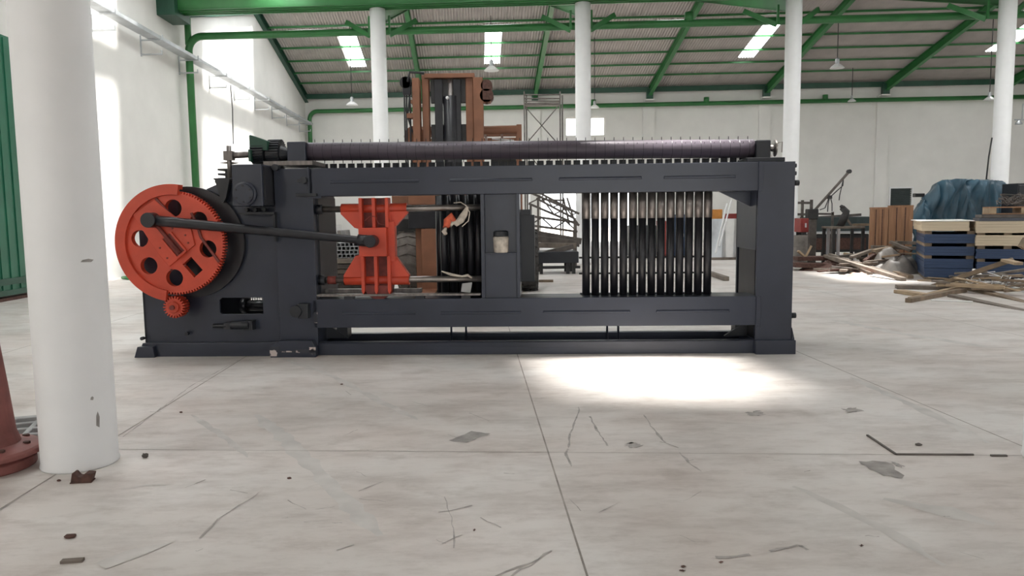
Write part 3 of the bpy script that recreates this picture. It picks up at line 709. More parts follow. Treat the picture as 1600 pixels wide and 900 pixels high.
# ---- the crank gear wheel
WC = Vector((.556, -.15, 1.247)); WR = .548
wheel = MB()
hol = []
for dg in (88, 40, -10, -92, 220, 172): t = math.radians(dg); hol.append(circ(.368 * math.cos(t), .368 * math.sin(t), .091, 26))
rc = Vector((.188, -.256)); d1 = Vector((.64, -.77)).normalized(); d2 = Vector((.77, .64)).normalized()
hol.append([tuple(rc + d1 * i * .092 + d2 * j * .062) for i, j in ((-1, -1), (1, -1), (1, 1), (-1, 1))])
wheel.plate(gearpoly(WR, 108, .024), hol, -.03, .04, WC)
wo = part(wheel, 'gear_wheel', 'red', label='big orange red toothed crank wheel with six round holes')
th = [math.radians(81), math.radians(260)]
rim = MB(); rim.plate(arc(0, 0, .618, th[0], th[1], 60) + list(reversed(arc(0, 0, .508, th[0], th[1], 60))), [], .035, .075, WC)
rim.plate(arc(0, 0, .618, th[0], th[1], 60) + list(reversed(arc(0, 0, .570, th[0], th[1], 60))), [], -.03, .04, WC); part(rim, 'rim_guard', 'red', wo, bevel=.006)
# raised boss plate that carries the crank slide
e1 = Vector((.62, -.785)).normalized(); e2 = Vector((.785, .62)).normalized()      # slide direction and across
def E(i, j): return tuple(e1 * i + e2 * j)
bs = MB(); pl = [E(-.50, -.14), E(-.02, -.20), E(.16, -.20), E(.16, .17), E(.03, .24), E(-.06, .27), E(-.20, .20), E(-.47, .15)]
bs.plate(pl, [], .036, .062, WC); part(bs, 'boss_plate', 'red', wo, bevel=.008)
for (i0, j0, i1, j1) in ((-.47, .165, -.24, .175), (.0, .33, .14, .27), (.14, .27, .46, .25), (-.12, .36, .0, .33)):
    p, q = E(i0, j0), E(i1, j1); rd = MB(); rd.bar(WC + Vector((p[0], -.05, p[1])), WC + Vector((q[0], -.05, q[1])), .028, .02, ref=(0, 1, 0)); part(rd, 'rib', 'red_dk', wo, bevel=.004)
sl_ = MB()
for j in (-.062, .062):
    p, q = E(-.10, j), E(.15, j); sl_.bar(WC + Vector((p[0], -.072, p[1])), WC + Vector((q[0], -.072, q[1])), .022, .024, ref=(0, 1, 0))
p, q = E(.15, -.07), E(.15, .07); sl_.bar(WC + Vector((p[0], -.072, p[1])), WC + Vector((q[0], -.072, q[1])), .022, .024, ref=(0, 1, 0))
part(sl_, 'crank_slide', 'red', wo, bevel=.003)
sw = MB(); p, q = E(-.33, 0), E(.13, 0); sw.tube([WC + Vector((p[0], -.085, p[1])), WC + Vector((q[0], -.085, q[1]))], .020, 10)
p, q = E(-.31, -.075), E(-.31, .075); sw.bar(WC + Vector((p[0], -.085, p[1])), WC + Vector((q[0], -.085, q[1])), .03, .04, ref=(0, 1, 0))
p, q = E(-.10, 0), E(.14, 0); sw.bar(WC + Vector((p[0], -.064, p[1])), WC + Vector((q[0], -.064, q[1])), .10, .006, ref=(0, 1, 0))
part(sw, 'adjusting_screw', 'red_dk', wo)
for i, j in ((-.05, -.14), (.08, -.15), (.10, .13), (-.12, .10), (.02, .16), (.2, -.2), (.26, -.05)):
    p = E(i, j); b = MB(); b.tube([WC + Vector((p[0], -.055, p[1])), WC + Vector((p[0], -.07, p[1]))], .010, 8); part(b, 'bolt', 'red_dk', wo)
hub = MB(); hub.tube([WC + Vector((0, .0, 0)), WC + Vector((0, .22, 0))], .10, 24); part(hub, 'wheel_shaft', 'black', wo)
# pinion
pc = mp(276, 479, -.14); pg = MB(); pg.plate(gearpoly(.118, 22, .026), [], -.06, .06, (pc.x, -.14, pc.z)); pn = part(pg, 'pinion', 'red', label='small orange red pinion gear')
pg = MB(); pg.lathe((pc.x, -.20, pc.z), [(.062, -.02), (.062, .025), (.055, .032)], (0, -1, 0), 24); pg.tube([(pc.x, -.1, pc.z), (pc.x, .06, pc.z)], .05, 16); part(pg, 'pinion_hub', 'red', pn)
pg = MB(); pg.tube([(pc.x, -.20, pc.z), (pc.x, -.255, pc.z)], .026, 14); part(pg, 'pinion_shaft', 'red_dk', pn)
# connecting rod
r1, r2 = mp(236, 344, -.27), mp(580, 377, -.15)
cr_ = MB(); cr_.tube([r1, r1.lerp(r2, .1), r1.lerp(r2, .93), r2], [.056, .054, .040, .040], 20); rod = part(cr_, 'connecting_rod', 'black', label='long black connecting rod from wheel to slide')
cr_ = MB(); cr_.tube([r1 + Vector((0, -.075, 0)), r1 + Vector((0, .07, 0))], .078, 28); cr_.tube([r1 + Vector((0, .07, 0)), (r1.x, -.19, r1.z)], .05, 18); part(cr_, 'big_end', 'black', rod, bevel=.006)
cr_ = MB(); cr_.lathe(r2, [(.06, -.07), (.066, -.06), (.066, .09)], (0, 1, 0), 24); cr_.tube([r2, r2 + Vector((-.14, 0, .014))], .062, 16); part(cr_, 'small_end', 'black', rod)
# red slide block
ch = MB()
XH = lambda x, y, v=0.0: mp(x, y, v)
p0_, p1_ = XH(562, 356, .0), XH(606, 400, .0)
ch.box((p0_.x, -.065, p1_.z), (p1_.x, .14, p0_.z))
ch.box((p0_.x + .02, .09, .68), (p1_.x - .02, .14, 1.70)); cho = part(ch, 'slide_block', 'red', bevel=.005, label='orange red slide block riding on two guide rods')
for (xa, xb, y) in ((534, 636, 328), (539, 640, 439.5)):
    a, b_ = XH(xa, y, .12), XH(xb, y, .12); zz = 1.585 if y < 400 else .815
    g = MB(); g.tube([(a.x, .12, zz), (b_.x, .12, zz)], .058, 24); part(g, 'slide_bearing', 'red', cho)
for top in (1, 0):
    for k, x in enumerate((563.5, 584, 604.5)):
        xx = x + (0 if top else 3.5)
        q = XH(xx, 340 if top else 430, 0); w = .017
        g = MB()
        if top: g.plate([(q.x - w, p0_.z), (q.x + w, p0_.z), (q.x + w, 1.70), (q.x - w, 1.70)], [], -.14, .008, (0, 0, 0))
        else: g.plate([(q.x - w, .70), (q.x, .665), (q.x + w, .70), (q.x + w, p1_.z), (q.x - w, p1_.z)], [], -.14, .008, (0, 0, 0))
        part(g, 'rib', 'red', cho, bevel=.003)
for top in (1, 0):
    for sgn in (-1, 1):
        e_ = p0_.x if sgn < 0 else p1_.x
        tip = XH(533 if sgn < 0 else 637, 330, .08).x if top else XH(538 if sgn < 0 else 640, 436, .08).x
        z0, z1 = (p0_.z, 1.555) if top else (p1_.z, .85)
        g = MB(); g.plate([(e_, z0 - (.02 if top else -.02)), (e_, z1), (tip, z1), (tip, z1 - (.02 if top else -.02)), (e_ + sgn * .07, z0 - (.0 if top else 0))], [], -.14, -.05, (0, 0, 0)); part(g, 'web', 'red', cho, bevel=.004)
g = MB(); g.box((p0_.x + .02, .08, p0_.z), (p1_.x - .02, .09, 1.70)); g.box((p0_.x + .03, .08, .70), (p1_.x - .0, .09, p1_.z)); part(g, 'back_plate', 'red_dk', cho)
g = MB(); g.box((p1_.x, .02, p1_.z - .06), (p1_.x + .075, .14, p0_.z + .06)); part(g, 'side_cheek', 'red', cho, bevel=.004)
g = MB(); g.plate(arc((p0_.x + p1_.x) / 2 + .03, .76, .155, PI, 2 * PI, 14), [], -.14, -.03, (0, 0, 0)); part(g, 'lower_lug', 'red_dk', cho)
ow = MB(); q = [XH(570, 345, -.03), XH(578, 338, -.03), XH(586, 338, -.03), XH(592, 350, -.03), XH(602, 352, -.03)]; ow.tube(q, .006, 6); part(ow, 'oil_pipe', 'red_dk', cho)

# ---- loose things hanging on / standing in the machine
def wpt(x, y, v): q = mp(x, y, v); return MO + MX * q.x + MY * q.y + Vector((0, 0, q.z))
def cloth(name, m, pts, w, label, cat, v, parent=None):
    mb = MB(); P_ = [wpt(x, y, v + random.uniform(-.02, .02)) for x, y in pts]; rr = [w * k for k in ([.5] + [random.uniform(.8, 1.35) for _ in P_[2:]] + [.8])]
    mb.tube(P_, rr, 9)
    for i, p in enumerate(mb.v): mb.v[i] = p + Vector((random.uniform(-1, 1), random.uniform(-1, 1), random.uniform(-1, 1))) * w * .22
    o = mb.build(name, M[m], parent)
    return tag(o, label, cat) if label else o
r_ = cloth('rag', 'rag', [(731, 323), (727, 334), (720, 344), (713, 349), (708, 347), (702, 352)], .030, 'dirty cream and red rag knotted on the upper guide rod', 'rag', .06)
cloth('rag_end', 'redrag', [(712, 347), (705, 338), (700, 345), (697, 355)], .040, None, None, .04, r_); cloth('rag_tip', 'rag', [(697, 355), (694, 361), (696, 366)], .026, None, None, .04, r_)
tw = MB(); tw.tube([wpt(x, y, .05) for x, y in ((709, 317), (720, 316), (728, 321), (734, 332), (732, 345), (722, 354))], .006, 6); tw.build('rag_string', M['rag'], r_)
r_ = cloth('cord', 'rag', [(690, 424), (705, 429), (722, 432), (731, 430), (737, 434)], .012, 'pale cord tied round the lower guide rod beside the centre panel', 'cord', .06)
tg = MB(); q = [wpt(722, 443, .05), wpt(738, 441, .05), wpt(735, 458, .04), wpt(720, 456, .04)]; nY = MY * .012
tg.hexa(q + [k + nY for k in q]); tg.build('paper_tag', M['grey_pl'], r_, bevel=.004)
jq = wpt(783, 394, .055); jt = empty('jar', (jq.x, jq.y, 1.10), 0, 'cloudy jar of pale paste on the shelf of the centre panel', 'jar')
j = MB(); j.lathe((0, 0, 0), [(.068, 0), (.078, .01), (.085, .16), (.075, .175)], n=24)
for i in range(len(j.sm)): j.sm[i] = True
j.build('jar_body', M['jarglass'], jt)
j = MB(); j.lathe((0, 0, .175), [(.08, 0), (.082, .015), (.078, .05), (.06, .06)], n=24); j.build('lid', M['slate_dk'], jt)

# ================================================================== forklift behind the machine (faces the camera)
FD = 14.0
def fp(x, y, dy=0.0): return P(x, y, FD) + Vector((0, dy, 0))
c = G(700, 460); FK0 = Vector((P(699, 400, FD).x, FD, 0))
FK = empty('forklift', FK0, 0, 'big orange brown forklift truck with tall dark mast behind the machine', 'forklift')
def fl_part(mb, name, m, parent=None, bevel=.006, label=None):
    for i, v in enumerate(mb.v): mb.v[i] = v - FK0
    o = mb.build(name, M[m], parent or FK, bevel)
    if label: o['label'] = label
    return o
def fbox(mb, x0, y0, x1, y1, d0, d1):      # picture rectangle at mast depth, given real thickness d0..d1
    a, b = P(x0, y1, FD), P(x1, y0, FD); return mb.box((a.x, FD + d0, max(a.z, .0)), (b.x, FD + d1, b.z))
for x0, x1, yt, d in ((648, 659, 121, .0), (662, 672, 115, .12), (730, 741, 115, .12), (742, 757, 121, .0)):
    m = MB(); a, b = P(x0, 300, FD).x, P(x1, 300, FD).x; zt = P(700, yt, FD).z
    m.box((a, FD + d, .12), (b, FD + d + .03, zt)); inner = b if x0 < 700 else a; sg = -1 if x0 < 700 else 1
    m.box((a, FD + d + .03, .12), (a + .025, FD + d + .22, zt)); m.box((a, FD + d + .22, .12), (b, FD + d + .25, zt)); fl_part(m, 'mast_rail', 'orange')
m = MB(); fbox(m, 662, 113, 741, 121, .05, .30); fl_part(m, 'mast_crossbar', 'orange')
m = MB(); a = P(703, 148, FD); m.tube([(a.x, FD + .2, .25), (a.x, FD + .2, a.z)], .15, 20); fl_part(m, 'lift_cylinder', 'black')
m = MB(); a = P(703, 120, FD); m.tube([(a.x, FD + .2, a.z), (a.x, FD + .2, 1.0)], .07, 16); fl_part(m, 'lift_piston', 'steel_dk')
for x0, x1 in ((684, 690), (713, 719)):
    m = MB(); fbox(m, x0, 122, x1, 430, .10, .13); fl_part(m, 'lift_chain', 'black')
m = MB(); fbox(m, 672, 121, 730, 159, .16, .26); fl_part(m, 'mast_plate', 'dark')
m = MB(); fbox(m, 673, 192, 730, 232, .18, .30); fl_part(m, 'mast_plate', 'dark')
m = MB(); a = P(699, 153, FD); m.lathe((a.x, FD + .02, a.z), [(.03, 0), (.03, .05), (.015, .06)], (0, -1, 0), 12); fl_part(m, 'work_lamp', 'white_en')
m = MB(); a = P(633, 128, FD); m.tube([(a.x, FD + .05, a.z), (a.x, FD + .2, a.z)], .11, 18); m.box((a.x - .06, FD + .05, a.z - .22), (a.x + .09, FD + .2, a.z + .1)); fl_part(m, 'hose_reel', 'black')
m = MB(); m.tube([fp(637, 128), fp(640, 113), fp(663, 114)], .025, 8); fl_part(m, 'hose_arm', 'black')
for x0, x1 in ((630, 631), (634, 634), (638, 640)):
    m = MB(); m.tube([fp(x0, 138, .12), fp(x1, 170, .10), fp(x1 + 1, 240, .12), fp(x1 + 6, 300, .15)], .017, 8); fl_part(m, 'hydraulic_hose', 'black')
m = MB(); m.tube([fp(640, 138, .1), fp(636, 182, .08), fp(646, 212, .1), fp(648, 260, .1)], .017, 8); fl_part(m, 'hydraulic_hose', 'black')
for y0, y1, x0, x1 in ((176, 184, 635, 654), (155, 161, 641, 652)):
    m = MB(); fbox(m, x0, y0, x1, y1, .05, .25); fl_part(m, 'mast_bracket', 'orange')
m = MB(); a = P(647, 140, FD); fbox(m, 643, 128, 650, 152, .06, .25); fl_part(m, 'mast_bracket', 'dark')
m = MB(); fbox(m, 756, 124, 763, 142, .05, .3); a = P(760, 142, FD); m.tube([(a.x, FD, a.z - .08), (a.x, FD + .25, a.z - .08)], .13, 16); m.tube([(a.x, FD, a.z + .1), (a.x, FD + .25, a.z + .1)], .11, 16); fl_part(m, 'tilt_valve', 'brick')
m = MB(); fbox(m, 754, 155, 767, 160, .0, .2); fl_part(m, 'mast_bracket', 'orange')
m = MB(); a = P(648, 210, FD); m.tube([(a.x - .05, FD + .35, a.z), (a.x - .05, FD + .6, a.z)], .2, 16); fl_part(m, 'hose_drum', 'orange')
# carriage and forks
for y0, y1 in ((296, 320), (326, 357)):
    m = MB(); fbox(m, 640, y0, 762, y1, -.14, -.04); fl_part(m, 'fork_carriage', 'orange' if y0 < 300 else 'black')
m = MB(); fbox(m, 684, 357, 762, 455, -.02, .02); fl_part(m, 'front_shield', 'black')
for x0, x1 in ((659, 683), (726, 748)):
    m = MB(); a, b = P(x0, 300, FD).x, P(x1, 300, FD).x; m.box((a, FD - .24, .10), (b, FD - .15, P(700, 357, FD).z)); m.hexa([(a, FD - 1.4, .10), (b, FD - 1.4, .10), (b, FD - .15, .10), (a, FD - .15, .10), (a, FD - 1.4, .13), (b, FD - 1.4, .13), (b, FD - .15, .17), (a, FD - .15, .17)]); fl_part(m, 'fork', 'orange')
# cab, guard, body, wheels
m = MB(); a, b = P(640, 300, FD).x, P(800, 300, FD).x
m.box((P(606, 300, FD).x, FD + .75, .35), (P(812, 300, FD).x, FD + 1.4, 1.66)); m.box((a, FD + 1.4, .45), (b, FD + 3.4, 1.35)); m.box((a + .1, FD + 3.0, .5), (b - .1, FD + 3.9, 1.6)); fl_part(m, 'chassis', 'dark', bevel=.03)
m = MB(); fbox(m, 604, 303, 764, 320, .62, .74); fl_part(m, 'cross_member', 'orange')
m = MB(); fbox(m, 606, 335, 690, 343, .55, .62); fl_part(m, 'cross_tube', 'steel_dk')
m = MB(); m.box((a + .1, FD + .55, .3), (b - .1, FD + .75, .95)); fl_part(m, 'front_axle', 'dark')
cab_z = P(790, 199, FD + .8).z
def gx(x): return P(x, 200, FD + .8).x
for x, dy in ((645, .8), (811, .8), (645, 2.7), (811, 2.7)):
    m = MB(); m.box((gx(x) - .05, FD + dy - .05, 1.3), (gx(x) + .05, FD + dy + .05, cab_z + (.05 if x > 700 else 0))); fl_part(m, 'guard_post', 'orange')
m = MB(); m.tube([(gx(645), FD + .8, cab_z - .05), (gx(808), FD + .8, cab_z - .05)], .085, 14); fl_part(m, 'guard_tube', 'orange')
m = MB()
for i in range(7): t = i / 6; m.bar((gx(645) + (gx(811) - gx(645)) * t, FD + .8, cab_z - .05), (gx(645) + (gx(811) - gx(645)) * t, FD + 2.7, cab_z - .05), .05, .05)
m.bar((gx(645), FD + 2.7, cab_z - .05), (gx(811), FD + 2.7, cab_z - .05), .08, .08); m.bar((gx(645), FD + 1.7, cab_z - .05), (gx(811), FD + 1.7, cab_z - .05), .06, .06); fl_part(m, 'overhead_guard', 'orange')
m = MB(); m.box((gx(765), FD + 1.3, 1.3), (gx(806), FD + 1.5, cab_z - .28)); fl_part(m, 'cab_panel', 'dark')
m = MB(); m.bar((gx(768), FD + .95, cab_z - .2), (gx(803), FD + .95, cab_z - .24), .1, .03); fl_part(m, 'cab_trim', 'white_en')
def wheel_(cx, dy, r, w, mm):
    m = MB(); prof = [(r * .55, -w / 2), (r * .92, -w / 2), (r, -w * .36), (r, w * .36), (r * .92, w / 2), (r * .55, w / 2)]
    m.lathe((cx, FD + dy, r), prof, (1, 0, 0), 40)
    t = fl_part(m, 'tyre', mm, bevel=0)
    for k in range(20):
        q = 2 * PI * k / 20; l = MB()
        for s in (-1, 1):
            p0 = Vector((cx + s * w * .04, FD + dy + r * 1.0 * math.cos(q), r + r * 1.0 * math.sin(q))); q2 = q + .11
            p1 = Vector((cx + s * w * .46, FD + dy + r * .985 * math.cos(q2), r + r * .985 * math.sin(q2)))
            l.bar(p0, p1, .06, .05, ref=(0, math.cos(q), math.sin(q)))
        for i, v in enumerate(l.v): l.v[i] = v - FK0
        l.build('tread_lug', M[mm], t)
    h = MB(); h.lathe((cx, FD + dy, r), [(r * .55, -w * .3), (r * .5, -w * .2), (r * .2, -w * .1), (r * .2, w * .1), (r * .5, w * .2), (r * .55, w * .3)], (1, 0, 0), 24)
    for i, v in enumerate(h.v): h.v[i] = v - FK0
    h.build('wheel_rim', M['orange'], t)
wheel_(P(636, 400, FD + .4).x, 1.0, .62, .46, 'rubber_lt'); wheel_(P(827, 400, FD + .9).x, 1.0, .60, .34, 'rubber')

# ================================================================== scaffold tower
SD = 30.0
st = empty('scaffold_tower', (P(849, 300, SD).x, SD, 0), 0, 'tall thin grey scaffold tower in front of the back wall right of the forklift', 'scaffold')
def slocal(x, y, dy): q = P(x, y, SD) - Vector(st.location); return Vector((q.x, dy, q.z))
for x, dy in ((819, 0), (823, .9), (875, 0), (881, .9)):
    m = MB(); q = slocal(x, 143, dy); m.tube([(q.x, dy, 0), q], .03, 8); m.build('upright', M['scrap'], st)
for y in (148, 154, 158, 163, 231):
    m = MB(); m.tube([slocal(819, y, 0), slocal(875, y, 0)], .025, 8); m.build('ledger', M['scrap'], st)
for (a, b) in (((819, 165), (873, 226)), ((873, 165), (821, 226)), ((819, 231), (873, 300)), ((873, 231), (821, 300))):
    m = MB(); m.tube([slocal(*a, .02), slocal(*b, .02)], .02, 8); m.build('cross_brace', M['scrap'], st)
m = MB(); q = slocal(820, 162, 0); q2 = slocal(876, 162, .9); m.box((q.x, 0, q.z), (q2.x, .9, q.z + .04)); m.build('platform', M['scrap'], st)

# ================================================================== scrap steel by the back door
def beam_thing(name, m, p, q, w, h, label, cat='beam', group=None, ref=(0, 0, 1), bevel=0):
    mb = MB(); mb.bar(p, q, w, h, ref); o = mb.build(name, M[m], None, bevel, origin=(Vector(p) + Vector(q)) / 2); return tag(o, label, cat, group)
def truss(p, q, h, label):
    p, q = Vector(p), Vector(q); t = empty('lattice_truss', (p + q) / 2, 0, label, 'truss', 'scrap lattice trusses'); o = (p + q) / 2
    d = (q - p); upv = Vector((0, 0, 1)); n = max(4, int(d.length / (h * 1.1)))
    for s, nm in ((0, 'lower_chord'), (1, 'upper_chord')):
        m = MB(); m.bar(p - o + upv * h * s, q - o + upv * h * s, .07, .06); m.build(nm, M['scrap'], t)
    for f in (.04, .93):
        m = MB(); k = p.lerp(q, f); m.bar((k.x - o.x, k.y - o.y, -o.z), k - o, .06, .06, ref=(0, 1, 0)); m.build('prop', M['scrap'], t)
    for i in range(n):
        m = MB(); a = p.lerp(q, i / n) - o + upv * (h if i % 2 else 0); b = p.lerp(q, (i + 1) / n) - o + upv * (0 if i % 2 else h); m.bar(a, b, .035, .035); m.build('lattice_bar', M['scrap'], t)
truss(P(826, 318, 21), P(905, 352, 21), .32, 'upper leaning lattice truss of the scrap heap by the bright back door')
truss(P(828, 352, 20.5), P(902, 362, 20.5), .25, 'middle lattice truss lying on the scrap heap by the back door')
truss(P(838, 310, 23), P(902, 344, 23), .22, 'rear lattice truss sloping down across the bright back door')
for i, (a, b, Y, w, l) in enumerate((((832, 364), (908, 377), 19.8, .16, 'topmost pale steel beam on the scrap trestle'), ((838, 373), (905, 381), 19.6, .16, 'second steel beam down on the scrap trestle'),
                                  ((835, 383), (900, 384), 19.4, .13, 'third steel beam down on the scrap trestle'), ((842, 398), (896, 385), 19.2, .12, 'slanting thin steel beam crossing the front of the scrap trestle'))):
    beam_thing('steel_beam', 'scrap' if i != 2 else 'wood_gr', P(*a, Y), P(*b, Y), .2, w, l, 'beam', 'beams on the scrap trestle')
for i, (a, b, l) in enumerate((((880, 309), (890, 352), 'left thin steel post leaning against daylight of back door'), ((886, 309), (899, 350), 'right thin steel post leaning against daylight of back door'), ((846, 312), (882, 313), 'thin level rail across the daylight of the back door'))):
    beam_thing('steel_rail', 'scrap', P(*a, 22.5), P(*b, 22.5), .05, .05, l)
tr = empty('trestle', (P(870, 400, 19.3).x, 19.3, 0), 0, 'low dark steel trestle on legs carrying scrap beams behind the machine', 'trestle')
def tl(x, y, dy=0): q = P(x, y, 19.3) - Vector(tr.location); return (q.x, dy, q.z)
m = MB(); a, b = tl(838, 410), tl(902, 392); m.box((a[0], -.4, a[2]), (b[0], .6, b[2])); m.build('apron', M['slate_dk'], tr, .01)
for x in (886, 895):
    for dy in (-.3, .5): m = MB(); a = tl(x, 405); m.box((a[0] - .04, dy - .04, 0), (a[0] + .04, dy + .04, a[2])); m.build('leg', M['dark'], tr)
for dy in (-.3, .5): m = MB(); a = tl(845, 405); m.box((a[0] - .04, dy - .04, 0), (a[0] + .04, dy + .04, a[2])); m.build('leg', M['dark'], tr)
m = MB(); a = tl(840, 419); b = tl(905, 419); m.box((a[0], -.3, a[2]), (b[0], -.22, a[2] + .07)); m.build('stretcher', M['dark'], tr)
q = G(842, 441); beam_thing('timber_offcut', 'wood', (q.x, q.y, .03), (q.x + .32, q.y - .02, .03), .1, .05, 'short brown timber offcut on the floor right of the forklift tyre', 'timber')
q0, q1 = G(1106, 429), G(1135, 439); beam_thing('timber_beam', 'wood_gr', (q0.x, q0.y, .05), (q1.x, q1.y, .05), .12, .09, 'short grey timber on the floor seen through the gap right of the tubes', 'timber')

# stack of white sheets, cabinets seen through the right-hand gap
ws = empty('sheet_stack', (P(1150, 398, 24).x, 24, 0), 0, 'tall white ribbed sheets leaning together behind the right end of the machine', 'sheets')
for i in range(4):
    m = MB(); x = -.85 + i * .36; m.hexa([(x, -.1, .08), (x + .5, -.1, .08), (x + .5, .0, .08), (x, .0, .08), (x + .16, .3, 1.3), (x + .58, .3, 1.3), (x + .58, .36, 1.3), (x + .16, .36, 1.3)]); m.build('sheet', M['white_pl'] if i % 2 else M['galv'], ws)
m = MB(); m.box((-.9, -.15, 0), (.9, .5, .08)); m.build('timber_base', M['wood_gr'], ws)
beam_thing('plastic_strip', 'white_en', P(1118, 396, 23.6), P(1136, 318, 23.8), .03, .04, 'long thin white strip leaning up by the white sheets', 'strip')
beam_thing('plastic_strip', 'white_en', P(1124, 385, 23.4), P(1143, 312, 23.8), .03, .04, 'second thin white strip leaning beside the white sheets', 'strip')
def cyl_thing(name, m, px, y0, y1, Y, r, label, cat, lid=None):
    a, b = P(px, y1, Y), P(px, y0, Y); z0 = max(a.z, 0); mb = MB(); z0 = 0 if name == 'bucket' else z0; h = b.z - z0
    mb.lathe((0, 0, 0), [(r * .97, 0), (r, .02), (r * .99, h * .33), (r * 1.02, h * .35), (r * .99, h * .37), (r * .99, h * .66), (r * 1.02, h * .68), (r, h * .7), (r, h), (r * .93, h + .005), (r * .93, h - .02)], n=24)
    o = mb.build(name, M[m]); o.location = (a.x, Y, z0); return tag(o, label, cat)
def cabinet(name, m, x0, y0, x1, y1, Y, dep, label, cat, legs=True, doorc=None):
    a, b = P(x0, y1, Y), P(x1, y0, Y); w = b.x - a.x; z0 = a.z if legs else 0; h = b.z
    t = empty(name, ((a.x + b.x) / 2, Y, 0), 0, label, cat)
    mb = MB(); mb.box((-w / 2, 0, z0), (w / 2, dep, h)); mb.build('body', M[m], t, .015)
    mb = MB(); mb.box((-w / 2 + .04, -.02, z0 + .05), (w / 2 - .04, 0, h - .05)); d = mb.build('door', M[doorc or m], t, .006)
    mb = MB(); mb.box((w / 2 - .12, -.05, (z0 + h) / 2 - .06), (w / 2 - .08, -.02, (z0 + h) / 2 + .06)); mb.build('handle', M['galv'], d)
    if legs and z0 > .02:
        for sx in (-1, 1):
            for dy in (.05, dep - .05): mb = MB(); mb.box((sx * (w / 2 - .08) - .03, dy - .03, 0), (sx * (w / 2 - .08) + .03, dy + .03, z0)); mb.build('leg', M['dark'], t)
    return t
cabinet('cabinet', 'yellow', 1111, 327, 1129, 395, 27, .6, 'orange cabinet standing far behind the white leaning sheets', 'cabinet')
cyl_thing('drum', 'redpaint', 1143, 334, 352, 26, .27, 'red drum behind the white sheets beside the right post', 'drum')
bx = MB(); a = P(1143, 352, 26); bx.box((-.3, -.3, 0), (.3, .3, a.z)); o = bx.build('drum_stand', M['dark'], None, .01); o.location = (a.x, 26, 0); tag(o, 'dark block stand under the red drum', 'stand')
cabinet('cabinet', 'redpaint', 1030, 345, 1052, 400, 25, .6, 'red cabinet glimpsed between the long tubes', 'cabinet')
cabinet('cabinet', 'blue', 1052, 335, 1072, 400, 26, .5, 'blue cabinet glimpsed between the long tubes', 'cabinet')
cabinet('cabinet', 'slate_dk', 985, 352, 1026, 402, 25, .7, 'dark cabinet glimpsed between the tubes right of the back door', 'cabinet')

# ================================================================== seen through the left opening
for r in range(4):
    for c_ in range(6):
        q = P(531 + c_ * 6.6 - r * 1.6, 400 - r * 6.4 + .2, 12.0); s = .030
        if r == 0 and c_ == 0: r0z = q.z
        mb = MB(); o_ = [(-s, -s), (s, -s), (s, s), (-s, s)]; i_ = [(-s * .82, -s * .82), (s * .82, -s * .82), (s * .82, s * .82), (-s * .82, s * .82)]
        mb.plate(o_, [i_], -3.0, 0)
        o = mb.build('square_tube', M['galv']); o.location = (P(531 + c_ * 6.6, 400, 12).x - (r % 2) * .015, 12.0, r0z + r * .0605)
        if r == 0 and c_ == 0: pass
        tag(o, 'hollow square steel tube in the bundle behind the left opening of the machine', 'tube', 'bundle of square steel tubes')
x0 = P(523, 405, 12).x; x1 = P(572, 405, 12).x
zt = r0z - .032
for i in range(6):
    z1 = zt - i * .085; beam_thing('steel_plank', 'scrap' if i % 2 else 'wood_gr', (x0, 12.1 + .05 * i, z1 - .04), (x1 + .1, 12.1 + .05 * i, z1 - .04), .5, .07,
               ('topmost', 'second', 'third', 'fourth', 'fifth', 'lowest')[i] + ' plank under the square steel tube bundle', 'plank', 'planks under the tube bundle')
bx = MB(); z = zt - 6 * .085 + .01; bx.box((x0 + .05, 11.9, 0), (x0 + .2, 13, z)); bx.box((x1 - .15, 11.9, 0), (x1, 13, z)); bx.box((x0 + .05, 12.9, z - .1), (x1, 13, z)); o = bx.build('bundle_rack', M['dark']); tag(o, 'dark low rack carrying the planks and square tubes', 'rack')
bd = empty('board_rack', (P(548, 390, 14).x, 14, 0), 0, 'white boards on edge with a blue board, left of the red slide block', 'boards')
for i in range(4):
    m = MB(); x = -.42 + i * .16; zz = 1.55 - .1 * i; m.hexa([(x - .12, 0, .0), (x - .06, 0, 0), (x - .06, .8, 0), (x - .12, .8, 0), (x - .30, 0, zz), (x - .24, 0, zz), (x - .24, .8, zz), (x - .30, .8, zz)]); m.build('board', M['white_pl'] if i in (1, 2) else M['blue'] if i == 0 else M['greytarp'], bd)
wrp = MB(); wrp.tube([P(530, 324, 13), P(534, 316, 13), P(545, 315, 13), P(556, 309, 13)], [.05, .09, .09, .05], 9)
tag(wrp.build('plastic_wrap', M['white_pl'], bd), None)

# ================================================================== right-hand store of panels
PD = 16.2
SR = -.42
def along(A, x1):      # length along a face turned by SR from corner A until picture column x1
    t = ray(x1, 400); k = t.x / t.y; return (k * A.y - A.x) / (math.cos(SR) - k * math.sin(SR))
SX = Vector((math.cos(SR), math.sin(SR), 0)); SY = Vector((-math.sin(SR), math.cos(SR), 0))
A0 = P(1444, 420, 16.2); A0.z = 0
def depth_on_face(x): return (A0 + SX * along(A0, x)).y
def bundle(name, m, x0, x1, y0, y1, Y, dep, label, nb=4):
    Y = depth_on_face(x0) + (Y - PD); a = P(x0, y1, Y); b = P(x0, y0, Y); w = along(a, x1); z0 = max(a.z, 0); z0 = 0 if name == 'bucket' else z0; h = b.z - z0
    c_ = a + SX * (w / 2) + SY * (dep / 2); t = empty(name, (c_.x, c_.y, z0), SR, label, 'panel bundle', 'bundles of coated wall panels'); n = max(2, int(h / .05))
    for k in range(n):
        mb = MB(); j = random.uniform(-.012, .012); mb.box((-w / 2 + j, -dep / 2, h * k / n + .001), (w / 2 + j, dep / 2, h * (k + 1) / n - .001)); mb.build('panel', M[m], t)
    return t
